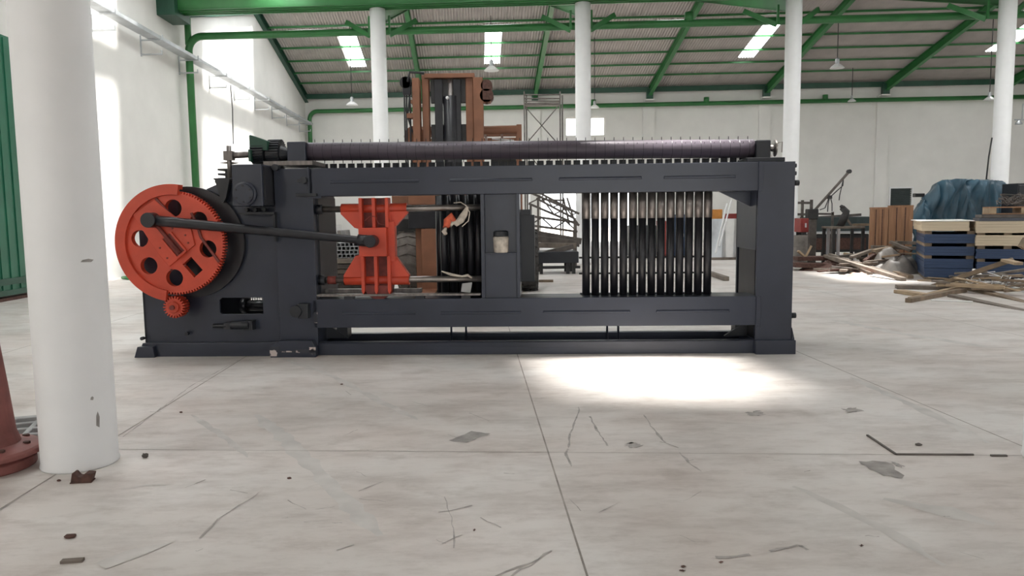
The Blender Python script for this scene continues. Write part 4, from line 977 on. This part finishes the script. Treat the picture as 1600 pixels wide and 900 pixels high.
def bearers(x0, x1, y0, y1, Y, dep, where, n=2):
    Y = depth_on_face(x0) + (Y - PD) + .03; a = P(x0, y1, Y); b = P(x0, y0, Y); L_ = min(along(a, x1), 1.6)
    for k in range(n):
        z0, z1 = max(a.z, 0), b.z; c_ = a + SX * (L_ * (.08 + .84 * k / (n - 1))) + SY * (dep / 2)
        mb = MB(); mb.box((-.07, -dep / 2, 0), (.07, dep / 2, z1 - z0 - .002)); o = mb.build('timber_bearer', M['wood']); o.location = (c_.x, c_.y, z0 + .001); o.rotation_euler = (0, 0, SR)
        tag(o, ('left', 'right', 'far right')[k] + ' timber bearer ' + where, 'timber', 'timber bearers between panel bundles')
Lx0, Lx1 = 1444, 1522
for y0, y1, m, l in ((419, 433, 'blue', 'lowest dark blue panel bundle of the left panel stack'), (404, 418.4, 'blue', 'second dark blue panel bundle up in the left panel stack'),
                     (385, 399, 'blue', 'third dark blue panel bundle up in the left panel stack'), (366, 380, 'blue', 'topmost dark blue panel bundle of the left stack, under the cream one'),
                     (346.5, 361, 'cream', 'cream panel bundle on top of the left panel stack')):
    bundle('panel_bundle', m, Lx0 - (4 if m == 'cream' else 0), Lx1 - (0 if m == 'blue' else 9), y0, y1, PD, 2.2, l)
for y0, y1, w in ((433, 438, 'on the floor under the left panel stack'), (399, 404, 'between second and third blue bundles of the left stack'), (380, 385, 'under the topmost blue bundle of the left stack'), (361, 366, 'under the cream bundle of the left stack')):
    bearers(Lx0, Lx1, y0, y1, PD, 2.1, w)
sh = MB(); a, b = P(1434, 346, PD + .12), P(1520, 343, PD); w_ = along(a, 1519); d_ = Vector((0, 0, .018)); q_ = [a - SY * .08, a + SX * w_ - SY * .08, a + SX * w_ + SY * 2, a + SY * 2]; sh.hexa(q_ + [k + d_ for k in q_])
tag(sh.build('cover_sheet', M['white_pl']), 'white cover sheet lying on the cream bundle of the left stack', 'sheet')
Rx0, Rx1 = 1525, 1625
for y0, y1, m, l in ((409, 433, 'blue', 'lowest dark blue panel bundle of the right panel stack'), (389, 404, 'blue', 'upper dark blue panel bundle of the right panel stack'),
                     (367.5, 384, 'cream', 'lower cream panel bundle of the right panel stack'), (346, 364, 'cream', 'topmost cream panel bundle of the right panel stack')):
    bundle('panel_bundle', m, Rx0, Rx1, y0, y1, PD - .1, 2.2, l)
for y0, y1, w in ((433, 440, 'on the floor under the right panel stack'), (404, 409, 'between the blue bundles of the right stack'), (384, 389, 'under the lower cream bundle of the right stack'), (364, 367.5, 'between the cream bundles of the right stack')):
    bearers(Rx0, Rx1, y0, y1, PD - .1, 2.1, w, 3)
YR = depth_on_face(1530); topz = P(1526, 346, YR).z
for i, (x0, x1, y, m, l) in enumerate(((1530, 1625, 342, 'slate', 'lower grey blue board lying on top of the right panel stack'), (1534, 1625, 337, 'scrap', 'upper grey board lying on top of the right panel stack'))):
    a = P(x0, y, YR) + SY * .45; a.z = topz + .036 + i * .068; beam_thing('board', m, a, a + SX * 1.5, .9, .064, l, 'board')
PC = P(1547, 330, YR) + SX * .62 + SY * .55; PC.z = topz + .142
pal = empty('pallet', tuple(PC), SR, 'brown wooden pallet on top of the right panel stack', 'pallet')
wP = .62
for k in range(5): m = MB(); m.box((-wP, -.5 + k * .2, .135), (wP, -.36 + k * .2, .16)); m.build('deck_board', M['ply'], pal)
for k in range(3): m = MB(); m.box((-wP + k * (wP - .06), -.5, .02), (-wP + .12 + k * (wP - .06), .44, .135)); m.build('block', M['wood_lt'], pal)
m = MB(); m.box((-wP, -.5, 0), (wP, .44, .02)); m.build('base_board', M['ply'], pal)
pz = topz + .305
sw = MB(); px0 = PC.x
for k in range(26):
    a = random.uniform(0, 2 * PI); r = random.uniform(.15, .5); cx = px0 + random.uniform(-.25, .35); cy = PC.y + random.uniform(-.25, .25)
    hgt = .26 * (1 - abs(cx - px0) / .8)
    sw.tube([(cx + r * math.cos(a + t * .8), cy + r * .6 * math.sin(a + t * .8), pz + .02 + random.uniform(0, hgt)) for t in range(5)], .010, 5)
tag(sw.build('scrap_wire', M['scrap']), 'tangled heap of scrap wire on the pallet atop the right panel stack', 'wire', kind='stuff')
bx = MB(); a, b = P(1589, 309, 19), P(1615, 286, 19); bx.box((a.x, 19, 0), (b.x, 19.6, b.z)); bx.box((a.x + .03, 18.98, .2), (b.x - .03, 19, b.z - .05)); tag(bx.build('steel_cabinet', M['slate_dk'], None, .01), 'dark steel cabinet rising behind the scrap wire at the right edge', 'cabinet')

# blue tarpaulin over a pile, draped shell with creases
TD = 20.0
tp = MB(); prof = [(1424, 352), (1429, 328), (1441, 312), (1452, 300), (1460, 287), (1472, 280.5), (1490, 280), (1515, 281.5), (1540, 281), (1560, 281.5), (1571, 286), (1580, 298), (1590, 312), (1606, 325)]
rows = 40; cols = 130; vs = []
def prof_at(t):
    x = prof[0][0] + (prof[-1][0] - prof[0][0]) * t
    for (x0, y0), (x1, y1) in zip(prof, prof[1:]):
        if x0 <= x <= x1: return x, y0 + (y1 - y0) * (x - x0) / (x1 - x0)
    return prof[-1]
from mathutils import noise as mnoise
for i in range(cols + 1):
    t = i / cols; x, y = prof_at(t); top = P(x, y, TD); h = top.z
    for j in range(rows + 1):
        s = j / rows      # 0 front bottom ... 1 back bottom
        ang = PI * s; yy = -math.cos(ang) * (.68 + .06 * math.sin(t * 9)); zz = h * min(1, 1.32 * math.sin(ang) ** .55) if 0 < s < 1 else 0
        e = .75 + .25 * math.sin(PI * t) ** .4; yy *= e
        crease = .09 * mnoise.noise((x * .16 - s * 9, s * 11 + x * .05, 9)) + .10 * mnoise.noise((x * .06 + s * 2.5, s * 7 - x * .02, 3)) + .07 * abs(math.sin(x * .11 + s * 5 + 2 * mnoise.noise((x * .03, s * 2, 0))))
        fall = 1 if zz < h * .99 else .3
        vs.append((top.x + crease * .6 + .52 * (1.0 + yy), TD + 1.0 + yy - crease * 2.2 * fall, max(zz + (crease * .35 if zz > 0 else 0), 0)))
fs = [(i * (rows + 1) + j, (i + 1) * (rows + 1) + j, (i + 1) * (rows + 1) + j + 1, i * (rows + 1) + j + 1) for i in range(cols) for j in range(rows)]
tp.add(vs, fs, True); tpo = tp.build('tarpaulin', M['tarp']); tag(tpo, 'blue plastic tarpaulin draped over a tall pile beside the panel stacks', 'tarpaulin')
po = MB(); po.tube([P(1541, 281, 21), P(1545, 245, 21.1), P(1550, 215, 21)], .02, 8); tag(po.build('thin_pole', M['dark']), 'thin dark pole standing up out of the blue tarpaulin', 'pole')
kn = MB(); a = P(1437, 305, 21); kn.box((a.x - .15, 20.95, a.z - .05), (a.x + .12, 21.1, a.z + .05)); kn.tube([(a.x + .1, 21, a.z), (a.x + .1, 21, 0)], .04, 8); tag(kn.build('pile_bracket', M['dark'], None, .01), 'dark bracket poking out left of the blue tarpaulin', 'bracket')

# crates
def crate(x0, x1, y0, Y, dep, label):
    a, b = P(x0, 390, Y), P(x0, y0, Y); w, h = along(a, x1), b.z; c_ = a + SX * (w / 2) + SY * (dep / 2)
    t = empty('wooden_crate', (c_.x, c_.y, 0), SR, label, 'crate', 'reddish plywood crates')
    m = MB(); m.box((-w / 2, -dep / 2, .0), (w / 2, dep / 2, h)); m.build('box', M['ply'], t, .006)
    n = 3 if w < .7 else 4
    for k in range(n + 1):
        x = -w / 2 + .04 + (w - .08) * k / n; m = MB(); m.box((x - .045, -dep / 2 - .012, 0), (x + .045, -dep / 2, h)); m.build('batten', M['ply'], t)
    m = MB(); m.box((-w / 2 - .01, -dep / 2 - .022, h - .03), (w / 2 + .01, dep / 2 + .01, h + .015)); m.build('lid', M['ply'], t)
    for k in range(2):
        m = MB(); x = -w * .18 + k * w * .36; m.box((x - .012, -dep / 2 - .016, .05), (x + .012, -dep / 2 - .0, h - .04)); m.build('strap', M['brick'], t)
crate(1358, 1385.5, 325, 19.6, .8, 'left reddish plywood crate, the lower of two')
c0_ = P(1358, 390, 19.6); crate(1387.4, 1424, 322, (c0_ + SX * (along(c0_, 1387.4))).y, .8, 'right reddish plywood crate, the taller one beside the blue tarpaulin')

# press brake in the background
PB = 24.0
def pl_(x, y): return P(x, y, PB)
a, b = pl_(1240, 396), pl_(1359, 339); cx = (a.x + b.x) / 2; w = b.x - a.x
pb = empty('bending_machine', (cx, PB, 0), 0, 'long dark sheet bending machine by the back wall, left of the crates', 'machine')
def zz(y): return pl_(1300, y).z
m = MB(); m.box((-w / 2, 0, zz(362)), (w / 2, .5, zz(339))); m.build('upper_beam', M['louvre'], pb, .02)
m = MB(); m.box((-w / 2, -.12, zz(364)), (w / 2, 0, zz(361.5))); m.build('front_rail', M['galv'], pb, .005)
m = MB(); m.box((-w / 2, 0, zz(394)), (w / 2, .6, zz(366))); m.build('apron', M['dark'], pb, .02)
m = MB(); m.box((-w / 2 + .2, -.01, zz(390)), (w / 2 - .1, 0, zz(372))); m.build('apron_panel', M['brick'], pb)
for x in (-w / 2 + .1, 0, w / 2 - .1): m = MB(); m.box((x - .1, .05, 0), (x + .1, .55, zz(393))); m.build('leg', M['dark'], pb)
m = MB(); m.bar((-w / 2 + .8, .2, zz(340)), (w / 2 - .2, .2, zz(336)), .1, .08); m.build('top_bar', M['scrap'], pb)
# jib crane
JD = 22.0; jp = P(1268, 380, JD)
jb = empty('jib_crane', (jp.x, JD, 0), 0, 'thin jib crane with slanting arm and hanging cords in front of the bending machine', 'crane')
def jl(x, y, dy=0): q = P(x, y, JD) - Vector(jb.location); return Vector((q.x, dy, q.z))
m = MB(); t = jl(1268, 332); m.box((-.10, -.10, 0), (.10, .10, t.z)); m.build('post', M['scrap'], jb, .01)
m = MB(); t = jl(1269, 333); m.box((t.x - .16, -.13, t.z - .18), (t.x + .14, .13, t.z + .12)); m.build('pivot_head', M['dark'], jb, .02)
m = MB(); m.bar(jl(1268, 334), jl(1326, 269), .06, .06); m.build('arm', M['scrap'], jb)
m = MB(); q = jl(1326.5, 268); m.tube([(q.x, -.06, q.z), (q.x, .06, q.z)], .06, 14); m.build('pulley', M['dark'], jb)
for pts in ([(1318, 279), (1315, 292), (1312, 305), (1311, 313)], [(1318, 279), (1317, 290), (1309, 297), (1296, 309)], [(1297, 306), (1294, 318), (1293, 331)], [(1297, 306), (1300, 318), (1300, 330)], [(1296, 307), (1289, 325), (1281, 328)]):
    m = MB(); m.tube([jl(*p) for p in pts], .014, 6); m.build('hanging_cord', M['dark'], jb)
m = MB(); q = jl(1296, 308); m.box((q.x - .06, -.05, q.z - .05), (q.x + .06, .05, q.z + .05)); m.build('trolley', M['dark'], jb)
# steel frame, red cabinet, drum at its left
fr_ = empty('steel_rack', (P(1252, 380, 22.6).x, 22.6, 0), 0, 'dark tubular steel rack between the machine and the jib crane', 'rack')
def fl2(x, y, dy=0): q = P(x, y, 22.6) - Vector(fr_.location); return Vector((q.x, dy, q.z))
for x in (1238, 1268):
    for dy in (0, .7): m = MB(); q = fl2(x, 312); m.box((q.x - .035, dy - .035, 0), (q.x + .035, dy + .035, q.z)); m.build('upright', M['scrap'], fr_)
for y in (317, 335):
    m = MB(); m.bar(fl2(1238, y), fl2(1268, y), .06, .07); m.build('cross_rail', M['scrap'], fr_)
m = MB(); m.bar(fl2(1268, 334), fl2(1302, 334.5), .06, .06); m.build('cross_rail', M['scrap'], fr_)
m = MB(); q = fl2(1301, 331); m.box((q.x - .03, -.03, 0), (q.x + .03, .03, q.z)); m.build('upright', M['scrap'], fr_)
rc_ = cabinet('cabinet', 'redpaint', 1251, 341, 1264, 363, 21.4, .5, 'small red cabinet on legs beside the jib crane post', 'cabinet')
cyl_thing('bucket', 'greytarp', 1249, 368, 392, 20.5, .21, 'grey plastic drum on the floor below the red cabinet', 'drum')
bx = MB(); a, b = P(1243, 348, 23.3), P(1250, 335, 23.3); bx.box((a.x, 23.3, 0), (b.x, 23.6, b.z)); tag(bx.build('white_box', M['white_pl'], None, .01), 'white upright box left of the red cabinet', 'box')
# work table with things on it
wt = empty('work_table', (P(1338, 390, 20.8).x, 20.8, 0), 0, 'rough timber topped work table in front of the bending machine', 'table')
def wl2(x, y, dy=0): q = P(x, y, 20.8) - Vector(wt.location); return Vector((q.x, dy, q.z))
m = MB(); a, b = wl2(1302, 357.5), wl2(1352, 353.5); m.box((a.x, 0, a.z), (b.x, .8, b.z)); m.build('tabletop', M['wood_gr'], wt, .008)
for x, mm in ((1304.5, 'dark'), (1311.5, 'galv'), (1350, 'dark')):
    for dy in (.05, .72): m = MB(); q = wl2(x, 357); m.box((q.x - .035, dy - .035, 0), (q.x + .035, dy + .035, a.z)); m.build('leg', M[mm], wt)
tz = wt.location.z + b.z
def tt(x, y, Y=21.1): return P(x, y, Y)
beam_thing('plank', 'wood', Vector((tt(1330, 353).x, 21.0, tz + .04)), Vector((tt(1377, 353).x, 20.8, tz + .05)), .2, .06, 'brown plank lying on the work table and poking past its right end', 'plank')
sd_ = MB(); z = tz + .002; X0 = tt(1316, 350).x; sd_.tube([(X0 - .06, 21.1, z), (X0 + .06, 21.1, z + .26), (X0 + .10, 21.1, z + .40), (X0 - .02, 21.1, z + .52)], [.10, .11, .10, .08], 10); sd_.tube([(X0 - .02, 21.1, z + .50), (X0 + .02, 21.1, z + .55)], .085, 10)
tag(sd_.build('bent_pipe', M['dark']), 'dark bent pipe piece standing on the work table', 'pipe')
beam_thing('timber_stick', 'wood_gr', Vector((X0 + .13, 21.2, tz + .26)), Vector((X0 + .30, 21.2, tz + .02)), .05, .05, 'short stick leaning on the bent pipe on the work table', 'stick')

# ================================================================== debris heaps: every board its own thing
def plank(a, b, Ya, Yb, w, h, m, label, group, lift=0.0, ground=None):
    p, q = P(a[0], a[1], Ya), P(b[0], b[1], Yb)
    if ground == 0: p = G(*a, h / 2)
    if ground == 1: q = G(*b, h / 2)
    if ground == 2: p, q = G(*a, h / 2), G(*b, h / 2)
    return beam_thing('plank', m, p, q, w, h, label, 'plank', group, bevel=.004)
g1 = 'timber heap in front of the panel stacks'
plank((1419, 469.5), (1507, 453), 0, 0, .10, .07, 'wood', 'nearest brown timber with its cut end towards the sunlit floor', g1, ground=2)
plank((1423, 466), (1506, 446.5), 12.6, 14.2, .10, .035, 'wood_lt', 'pale board lying on top of the nearest brown timber', g1)
plank((1400, 448), (1484, 449.5), 0, 0, .28, .07, 'wood_gr', 'flat wide grey board at the left tip of the timber heap', g1, ground=2)
plank((1404, 455), (1450, 462), 0, 0, .20, .06, 'wood_lt', 'sunlit pale board under the left tip of the timber heap', g1, ground=2)
plank((1450, 450), (1582, 406), 14.6, 13.4, .11, .08, 'wood', 'long brown timber rising to the right across the blue panels', g1)
plank((1570, 406.5), (1592, 412), 13.4, 12.9, .14, .05, 'wood_lt', 'pale board end leaning on the raised tip of the long brown timber', g1)
plank((1506, 448.5), (1606, 477), 14.2, 12.0, .15, .10, 'wood', 'thick brown timber sloping down to the right edge, upper of two', g1)
plank((1487, 464), (1606, 491), 12.9, 11.0, .16, .10, 'wood_gr', 'thick grey brown timber sloping down to the right edge, nearest one', g1)
plank((1455, 469), (1520, 471.5), 0, 0, .10, .02, 'white_pl', 'thin white strip on the floor at the front of the timber heap', g1, ground=2)
plank((1480, 468), (1600, 483), 13.6, 12.4, .3, .07, 'wood_gr', 'wide grey board buried under the right end of the timber heap', g1)
plank((1540, 437), (1606, 456), 14.6, 13.4, .05, .05, 'white_en', 'thin white stick sloping right across the timber heap', g1)
plank((1521, 421.5), (1536, 433), 14.4, 14.0, .05, .05, 'white_en', 'short white stick hanging below the long rising timber', g1)
plank((1545, 440), (1606, 441), 15.0, 14.8, .06, .06, 'wood_gr', 'thin level stick in front of the lowest blue panels', g1)
plank((1470, 445), (1560, 447), 14.7, 14.5, .35, .12, 'wood_gr', 'broad grey board in the middle of the timber heap', g1)
plank((1515, 458), (1606, 465), 14.0, 13.6, .35, .12, 'scrap', 'dark broad board in the middle of the timber heap', g1)
plank((1597, 388), (1606, 373), 13.6, 13.6, .12, .12, 'wood', 'timber end poking in at the right edge before the cream panels', g1)
plank((1500, 441), (1540, 436), 14.9, 14.9, .2, .1, 'wood', 'brown board behind the middle of the timber heap', g1)
rb = MB()
for k in range(60):
    x, y = random.uniform(1495, 1606), random.uniform(438, 462); q = P(x, y, random.uniform(13.6, 14.8)); q.z = max(.02, min(q.z, .32))
    a = random.uniform(0, PI); d = Vector((math.cos(a), math.sin(a) * .6, random.uniform(-.25, .25))) * random.uniform(.04, .18)
    rb.bar(q - d, q + d, random.uniform(.02, .07), random.uniform(.01, .04))
tag(rb.build('splinters', M['wood_gr']), 'splinters and scraps filling the timber heap before the panel stacks', 'splinters', kind='stuff')
rb = MB()
for k in range(16):
    x, y = random.uniform(1500, 1600), random.uniform(436, 458); q = P(x, y, 13.9); q.z = max(q.z, .05); rb.tube([q + Vector((random.uniform(-.15, .15), random.uniform(-.1, .1), random.uniform(0, .15))) for _ in range(4)], .008, 5)
tag(rb.build('wire_scraps', M['white_en']), 'pale wire and strap scraps on top of the timber heap', 'wire', kind='stuff')
g2_ = 'timber heap between the bending machine and the panel stacks'
plank((1289, 399.5), (1361, 427), 19.4, 0, .10, .07, 'wood_gr', 'long grey timber sloping down to the sunlit floor, left of the two', g2_, ground=1)
plank((1300, 402), (1412, 436.5), 19.2, 0, .12, .075, 'wood_gr', 'long brown timber sloping down to the sunlit floor, right of the two', g2_, ground=1)
plank((1296, 397.5), (1404, 431), 19.4, 17.2, .10, .06, 'wood_gr', 'narrow board lying along the top of the long brown sloping timber', g2_)
plank((1399, 426), (1423, 433), 0, 0, .12, .08, 'wood', 'short brown timber on the floor right of the long sloping timbers', g2_, ground=2)
plank((1241, 404), (1300, 403), 19.6, 19.6, .5, .10, 'brick', 'dark board at the foot of the left debris, upper one', g2_)
plank((1236, 413), (1292, 415), 19.3, 19.3, .6, .12, 'brick', 'dark board at the foot of the left debris, lower one', g2_)
plank((1247, 392), (1259, 403), 19.5, 19.55, .09, .05, 'wood_lt', 'left pale stick of the V shaped pair near the jib crane', g2_)
plank((1268, 384), (1258, 403), 19.5, 19.55, .09, .05, 'wood_lt', 'right pale stick of the V shaped pair near the jib crane', g2_)
plank((1391, 378), (1424, 392), 18.6, 18.2, .12, .07, 'wood_gr', 'dark board leaning in front of the right crate', g2_)
plank((1400, 379), (1440, 380), 18.8, 18.8, .14, .08, 'wood_gr', 'level board in front of the blue tarpaulin foot', g2_)
plank((1362, 386), (1436, 388), 18.9, 18.7, .2, .08, 'wood_gr', 'long board lying along the top of the grey plastic heap', g2_)
plank((1365, 392), (1405, 384), 18.4, 18.6, .15, .07, 'wood', 'brown board crossing the grey plastic heap', g2_)
plank((1330, 402), (1362, 391), 18.6, 18.8, .12, .07, 'wood_gr', 'grey board rising right towards the crates', g2_)
plank((1312, 401), (1352, 397), 19.0, 19.0, .12, .07, 'scrap', 'dark board behind the long sloping timbers', g2_)
plank((1351, 408), (1366, 398), 18.4, 18.6, .10, .07, 'brick', 'short dark board left of the grey plastic heap', g2_)
plank((1318, 396), (1345, 400), 19.3, 19.1, .1, .05, 'wood_lt', 'short pale board behind the long sloping timbers', g2_)
for k in range(34):
    x = random.uniform(1292, 1432); Y = random.uniform(18.0, 19.6); t_ = max(0, 1 - abs(x - 1385) / 70)
    c_ = P(x, 400, Y); c_.z = random.uniform(.05, .14 + .48 * t_ * random.random() ** .6)
    an = random.gauss(0, .5); L_ = random.uniform(.35, 1.1); d_ = Vector((math.cos(an), math.sin(an) * .7, random.gauss(0, .16))) * L_ / 2
    if c_.z - abs(d_.z) < .05: d_.z = 0
    beam_thing('plank', random.choice(('wood_gr', 'scrap', 'wood', 'wood_gr', 'brick')), c_ - d_, c_ + d_, random.uniform(.06, .16), random.uniform(.025, .06),
               'weathered board in the tangled heap between the bending machine and the panel stacks', 'plank', 'tangled boards left of the panel stacks', bevel=.003)
for k in range(22):
    x = random.uniform(1478, 1610); Y = random.uniform(12.9, 14.8); c_ = P(x, 450, Y); c_.z = random.uniform(.03, .30)
    an = random.gauss(-.45, .5); L_ = random.uniform(.4, 1.2); d_ = Vector((math.cos(an), math.sin(an), random.gauss(0, .10))) * L_ / 2
    if c_.z - abs(d_.z) < .03: d_.z = 0
    beam_thing('plank', random.choice(('wood_gr', 'scrap', 'wood', 'wood_lt', 'wood_gr')), c_ - d_, c_ + d_, random.uniform(.05, .13), random.uniform(.02, .05),
               'broken board in the tangled timber heap before the panel stacks', 'plank', 'tangled boards before the panel stacks', bevel=.003)
wb_ = empty('broken_crate', G(1250, 416) + Vector((0, 1.2, 0)), 0, 'broken pale wooden box at the left foot of the debris beside the machine', 'box')
m = MB(); m.plate([(-.18, .14), (.16, .16), (.06, .36), (-.2, .34)], [], 0, .04); m.build('side_board', M['wood_lt'], wb_)
m = MB(); m.box((-.22, .0, 0), (.18, .4, .14)); m.build('base_board', M['wood'], wb_)
# grey plastic heap: lumpy draped mound
def mound(cx, cy, rx, ry, h, m, name, label, cat, seed=0, kind=None, n=34):
    mb = MB(); vs = []; fs = []; k = n
    for i in range(k + 1):
        for j in range(k + 1):
            u, v = -1 + 2 * i / k, -1 + 2 * j / k; r = math.hypot(u, v)
            z = h * max(0, 1 - r ** 2.4) * (.75 + .6 * mnoise.noise((u * 2.2 + seed, v * 2.2, seed))) + .05 * h * mnoise.noise((u * 9, v * 9, seed)) * (r < 1)
            f = 1 / max(1, r)
            vs.append((cx + rx * u * f, cy + ry * v * f, max(z, 0)))
    for i in range(k):
        for j in range(k): fs.append((i * (k + 1) + j, (i + 1) * (k + 1) + j, (i + 1) * (k + 1) + j + 1, i * (k + 1) + j + 1))
    mb.add(vs, fs, True); o = mb.build(name, M[m], fix=False); return tag(o, label, cat, kind=kind)
q = P(1393, 410, 18.3); mound(q.x, 18.2, .66, .62, .58, 'greytarp', 'plastic_heap', 'crumpled grey plastic sheet heaped in front of the crates', 'plastic sheet', 2)
q = P(1318, 410, 19.8); mound(q.x - .3, 19.2, 1.1, .5, .30, 'brick', 'debris_mound', 'low mound of dark rubbish under the long sloping timbers', 'rubbish', 5, 'stuff')
q = G(1342, 432); mound(q.x, q.y, .28, .2, .11, 'peach', 'plastic_bag', 'crumpled pale orange plastic bag on the sunlit floor', 'bag', 3, None, 20)

# ================================================================== left foreground and floor litter
vz = empty('pedestal', (-3.235, 4.47, 0), 0, 'red brown cast pedestal with round flanges at the left edge', 'pedestal')
def lat(prof, name, m, n=40):
    mb = MB(); mb.lathe((0, 0, 0), prof, n=n); return mb.build(name, M[m], vz, .004)
lat([(.27, 0), (.275, .01), (.275, .055), (.25, .07)], 'base_flange', 'rust'); lat([(.24, .07), (.24, .085)], 'gasket', 'brick')
lat([(.315, .085), (.32, .09), (.32, .11), (.30, .125), (.2, .15)], 'upper_flange', 'rust'); lat([(.20, .14), (.175, .22), (.15, .5), (.12, .8), (.12, .85)], 'cone', 'rust')
for k in range(8):
    t = k * PI / 4 + .2; mb = MB(); mb.tube([(.24 * math.cos(t), .24 * math.sin(t), .12), (.24 * math.cos(t), .24 * math.sin(t), .15)], .02, 6); mb.build('bolt', M['brick'], vz)
gc = G(30, 690); gr = MB(); hl = []
for i in range(6):
    for j in range(3): x0, y0 = -.52 + i * .175, -.24 + j * .165; hl.append([(x0, y0), (x0 + .14, y0), (x0 + .14, y0 + .13), (x0, y0 + .13)])
gr.plate([(-.56, -.28), (.54, -.28), (.54, .28), (-.56, .28)], hl, 0, .09, (0, 0, 0), (1, 0, 0), (0, 1, 0))
o = gr.build('plastic_grid', M['grey_pl'], None, .006); o.location = (gc.x - .12, gc.y + .06, 0); o.rotation_euler = (0, 0, .35); tag(o, 'grey plastic grid pallet on the floor behind the left column', 'pallet')
q = G(131, 752); bk = empty('scrap_lump', (q.x, q.y, 0), .12, 'jagged rusty brown metal scrap at the foot of the big left column', 'scrap')
m = MB(); m.plate([(-.062, 0), (.045, 0), (.062, .05), (.02, .055), (.0, .034), (-.02, .036), (-.038, .062), (-.05, .06)], [], -.03, .03); m.build('lump', M['brick'], bk, .004)
m = MB(); m.plate([(-.062, -.035), (.055, -.035), (.05, .035), (-.055, .03)], [], 0, .006, (0, 0, 0), (1, 0, 0), (0, 1, 0)); m.build('base_plate', M['brick'], bk)
def stone(px, y, r, hgt, m, label):
    q = G(px, y); bm = bmesh.new(); bmesh.ops.create_icosphere(bm, subdivisions=2, radius=1)
    for v in bm.verts: v.co = Vector((v.co.x * r, v.co.y * r * .7, (v.co.z + .75) * hgt * .55)) * (1 + .28 * mnoise.noise(v.co * 1.7 + Vector((px, 0, 0)))); v.co.z = max(v.co.z, 0)
    me = bpy.data.meshes.new('stone'); bm.to_mesh(me); bm.free(); me.materials.append(M[m]); o = bpy.data.objects.new('stone', me); COL.objects.link(o); o.location = (q.x, q.y, 0); tag(o, label, 'stone')
stone(227, 715, .021, .032, 'scrap', 'dark grey pebble on the floor right of the big left column')
stone(110, 840, .03, .018, 'brick', 'small brown chip on the floor below the big left column')
stone(92, 752, .012, .012, 'brick', 'tiny dark crumb left of the rusty scrap')
stone(1435, 696, .022, .016, 'scrap', 'small dark chip inside the L shaped strip on the right floor')
stone(283, 645, .013, .012, 'brick', 'tiny dark crumb on the floor in front of the pinion')
stone(534, 601, .014, .010, 'brick', 'tiny crumb on the floor in front of the left post')
stone(452, 748, .014, .010, 'brick', 'tiny crumb on the floor left of the grey cement patch')
q = G(112, 879); beam_thing('wood_chip', 'wood_gr', (q.x - .045, q.y, .006), (q.x + .045, q.y + .012, .006), .03, .012, 'small grey wood chip at the bottom left of the floor', 'chip')
ls = empty('angle_strip', G(1400, 711), 0, 'thin L shaped metal strip lying on the floor at right', 'strip'); o_ = Vector(ls.location)
for a, b in (((1355, 681), (1400, 711)), ((1400, 711), (1521, 711.5))):
    p, q = G(*a) - o_, G(*b) - o_; m = MB(); m.bar(p + Vector((0, 0, .005)), q + Vector((0, 0, .005)), .013, .010); m.build('strip_leg', M['scrap'], ls)
p, q = G(1548, 713), G(1573, 713); beam_thing('metal_strip', 'scrap', p + Vector((0, 0, .005)), q + Vector((0, 0, .005)), .016, .010, 'short metal strip end on the floor at the far right', 'strip')
hs_ = MB(); pts = [B(AL + .25, 19.4), B(AL + .5, 19.0), B(AL + .3, 18.5), B(AL + .6, 18.2), B(AL + .9, 18.6), B(AL + 1.3, 18.3), B(AL + 1.6, 18.8)]
hs_.tube([p + Vector((0, 0, .035)) for p in pts], .035, 8); tag(hs_.build('green_hose', M['green']), 'green hose lying on the floor along the left wall', 'hose')
rl = MB(); a0 = AL + .4; bbox(rl, a0 - .35, 11.5, .0, a0 + .05, 15.2, .06); tag(rl.build('door_track', M['brick']), 'dark dirty floor track below the green sheet metal door', 'track')
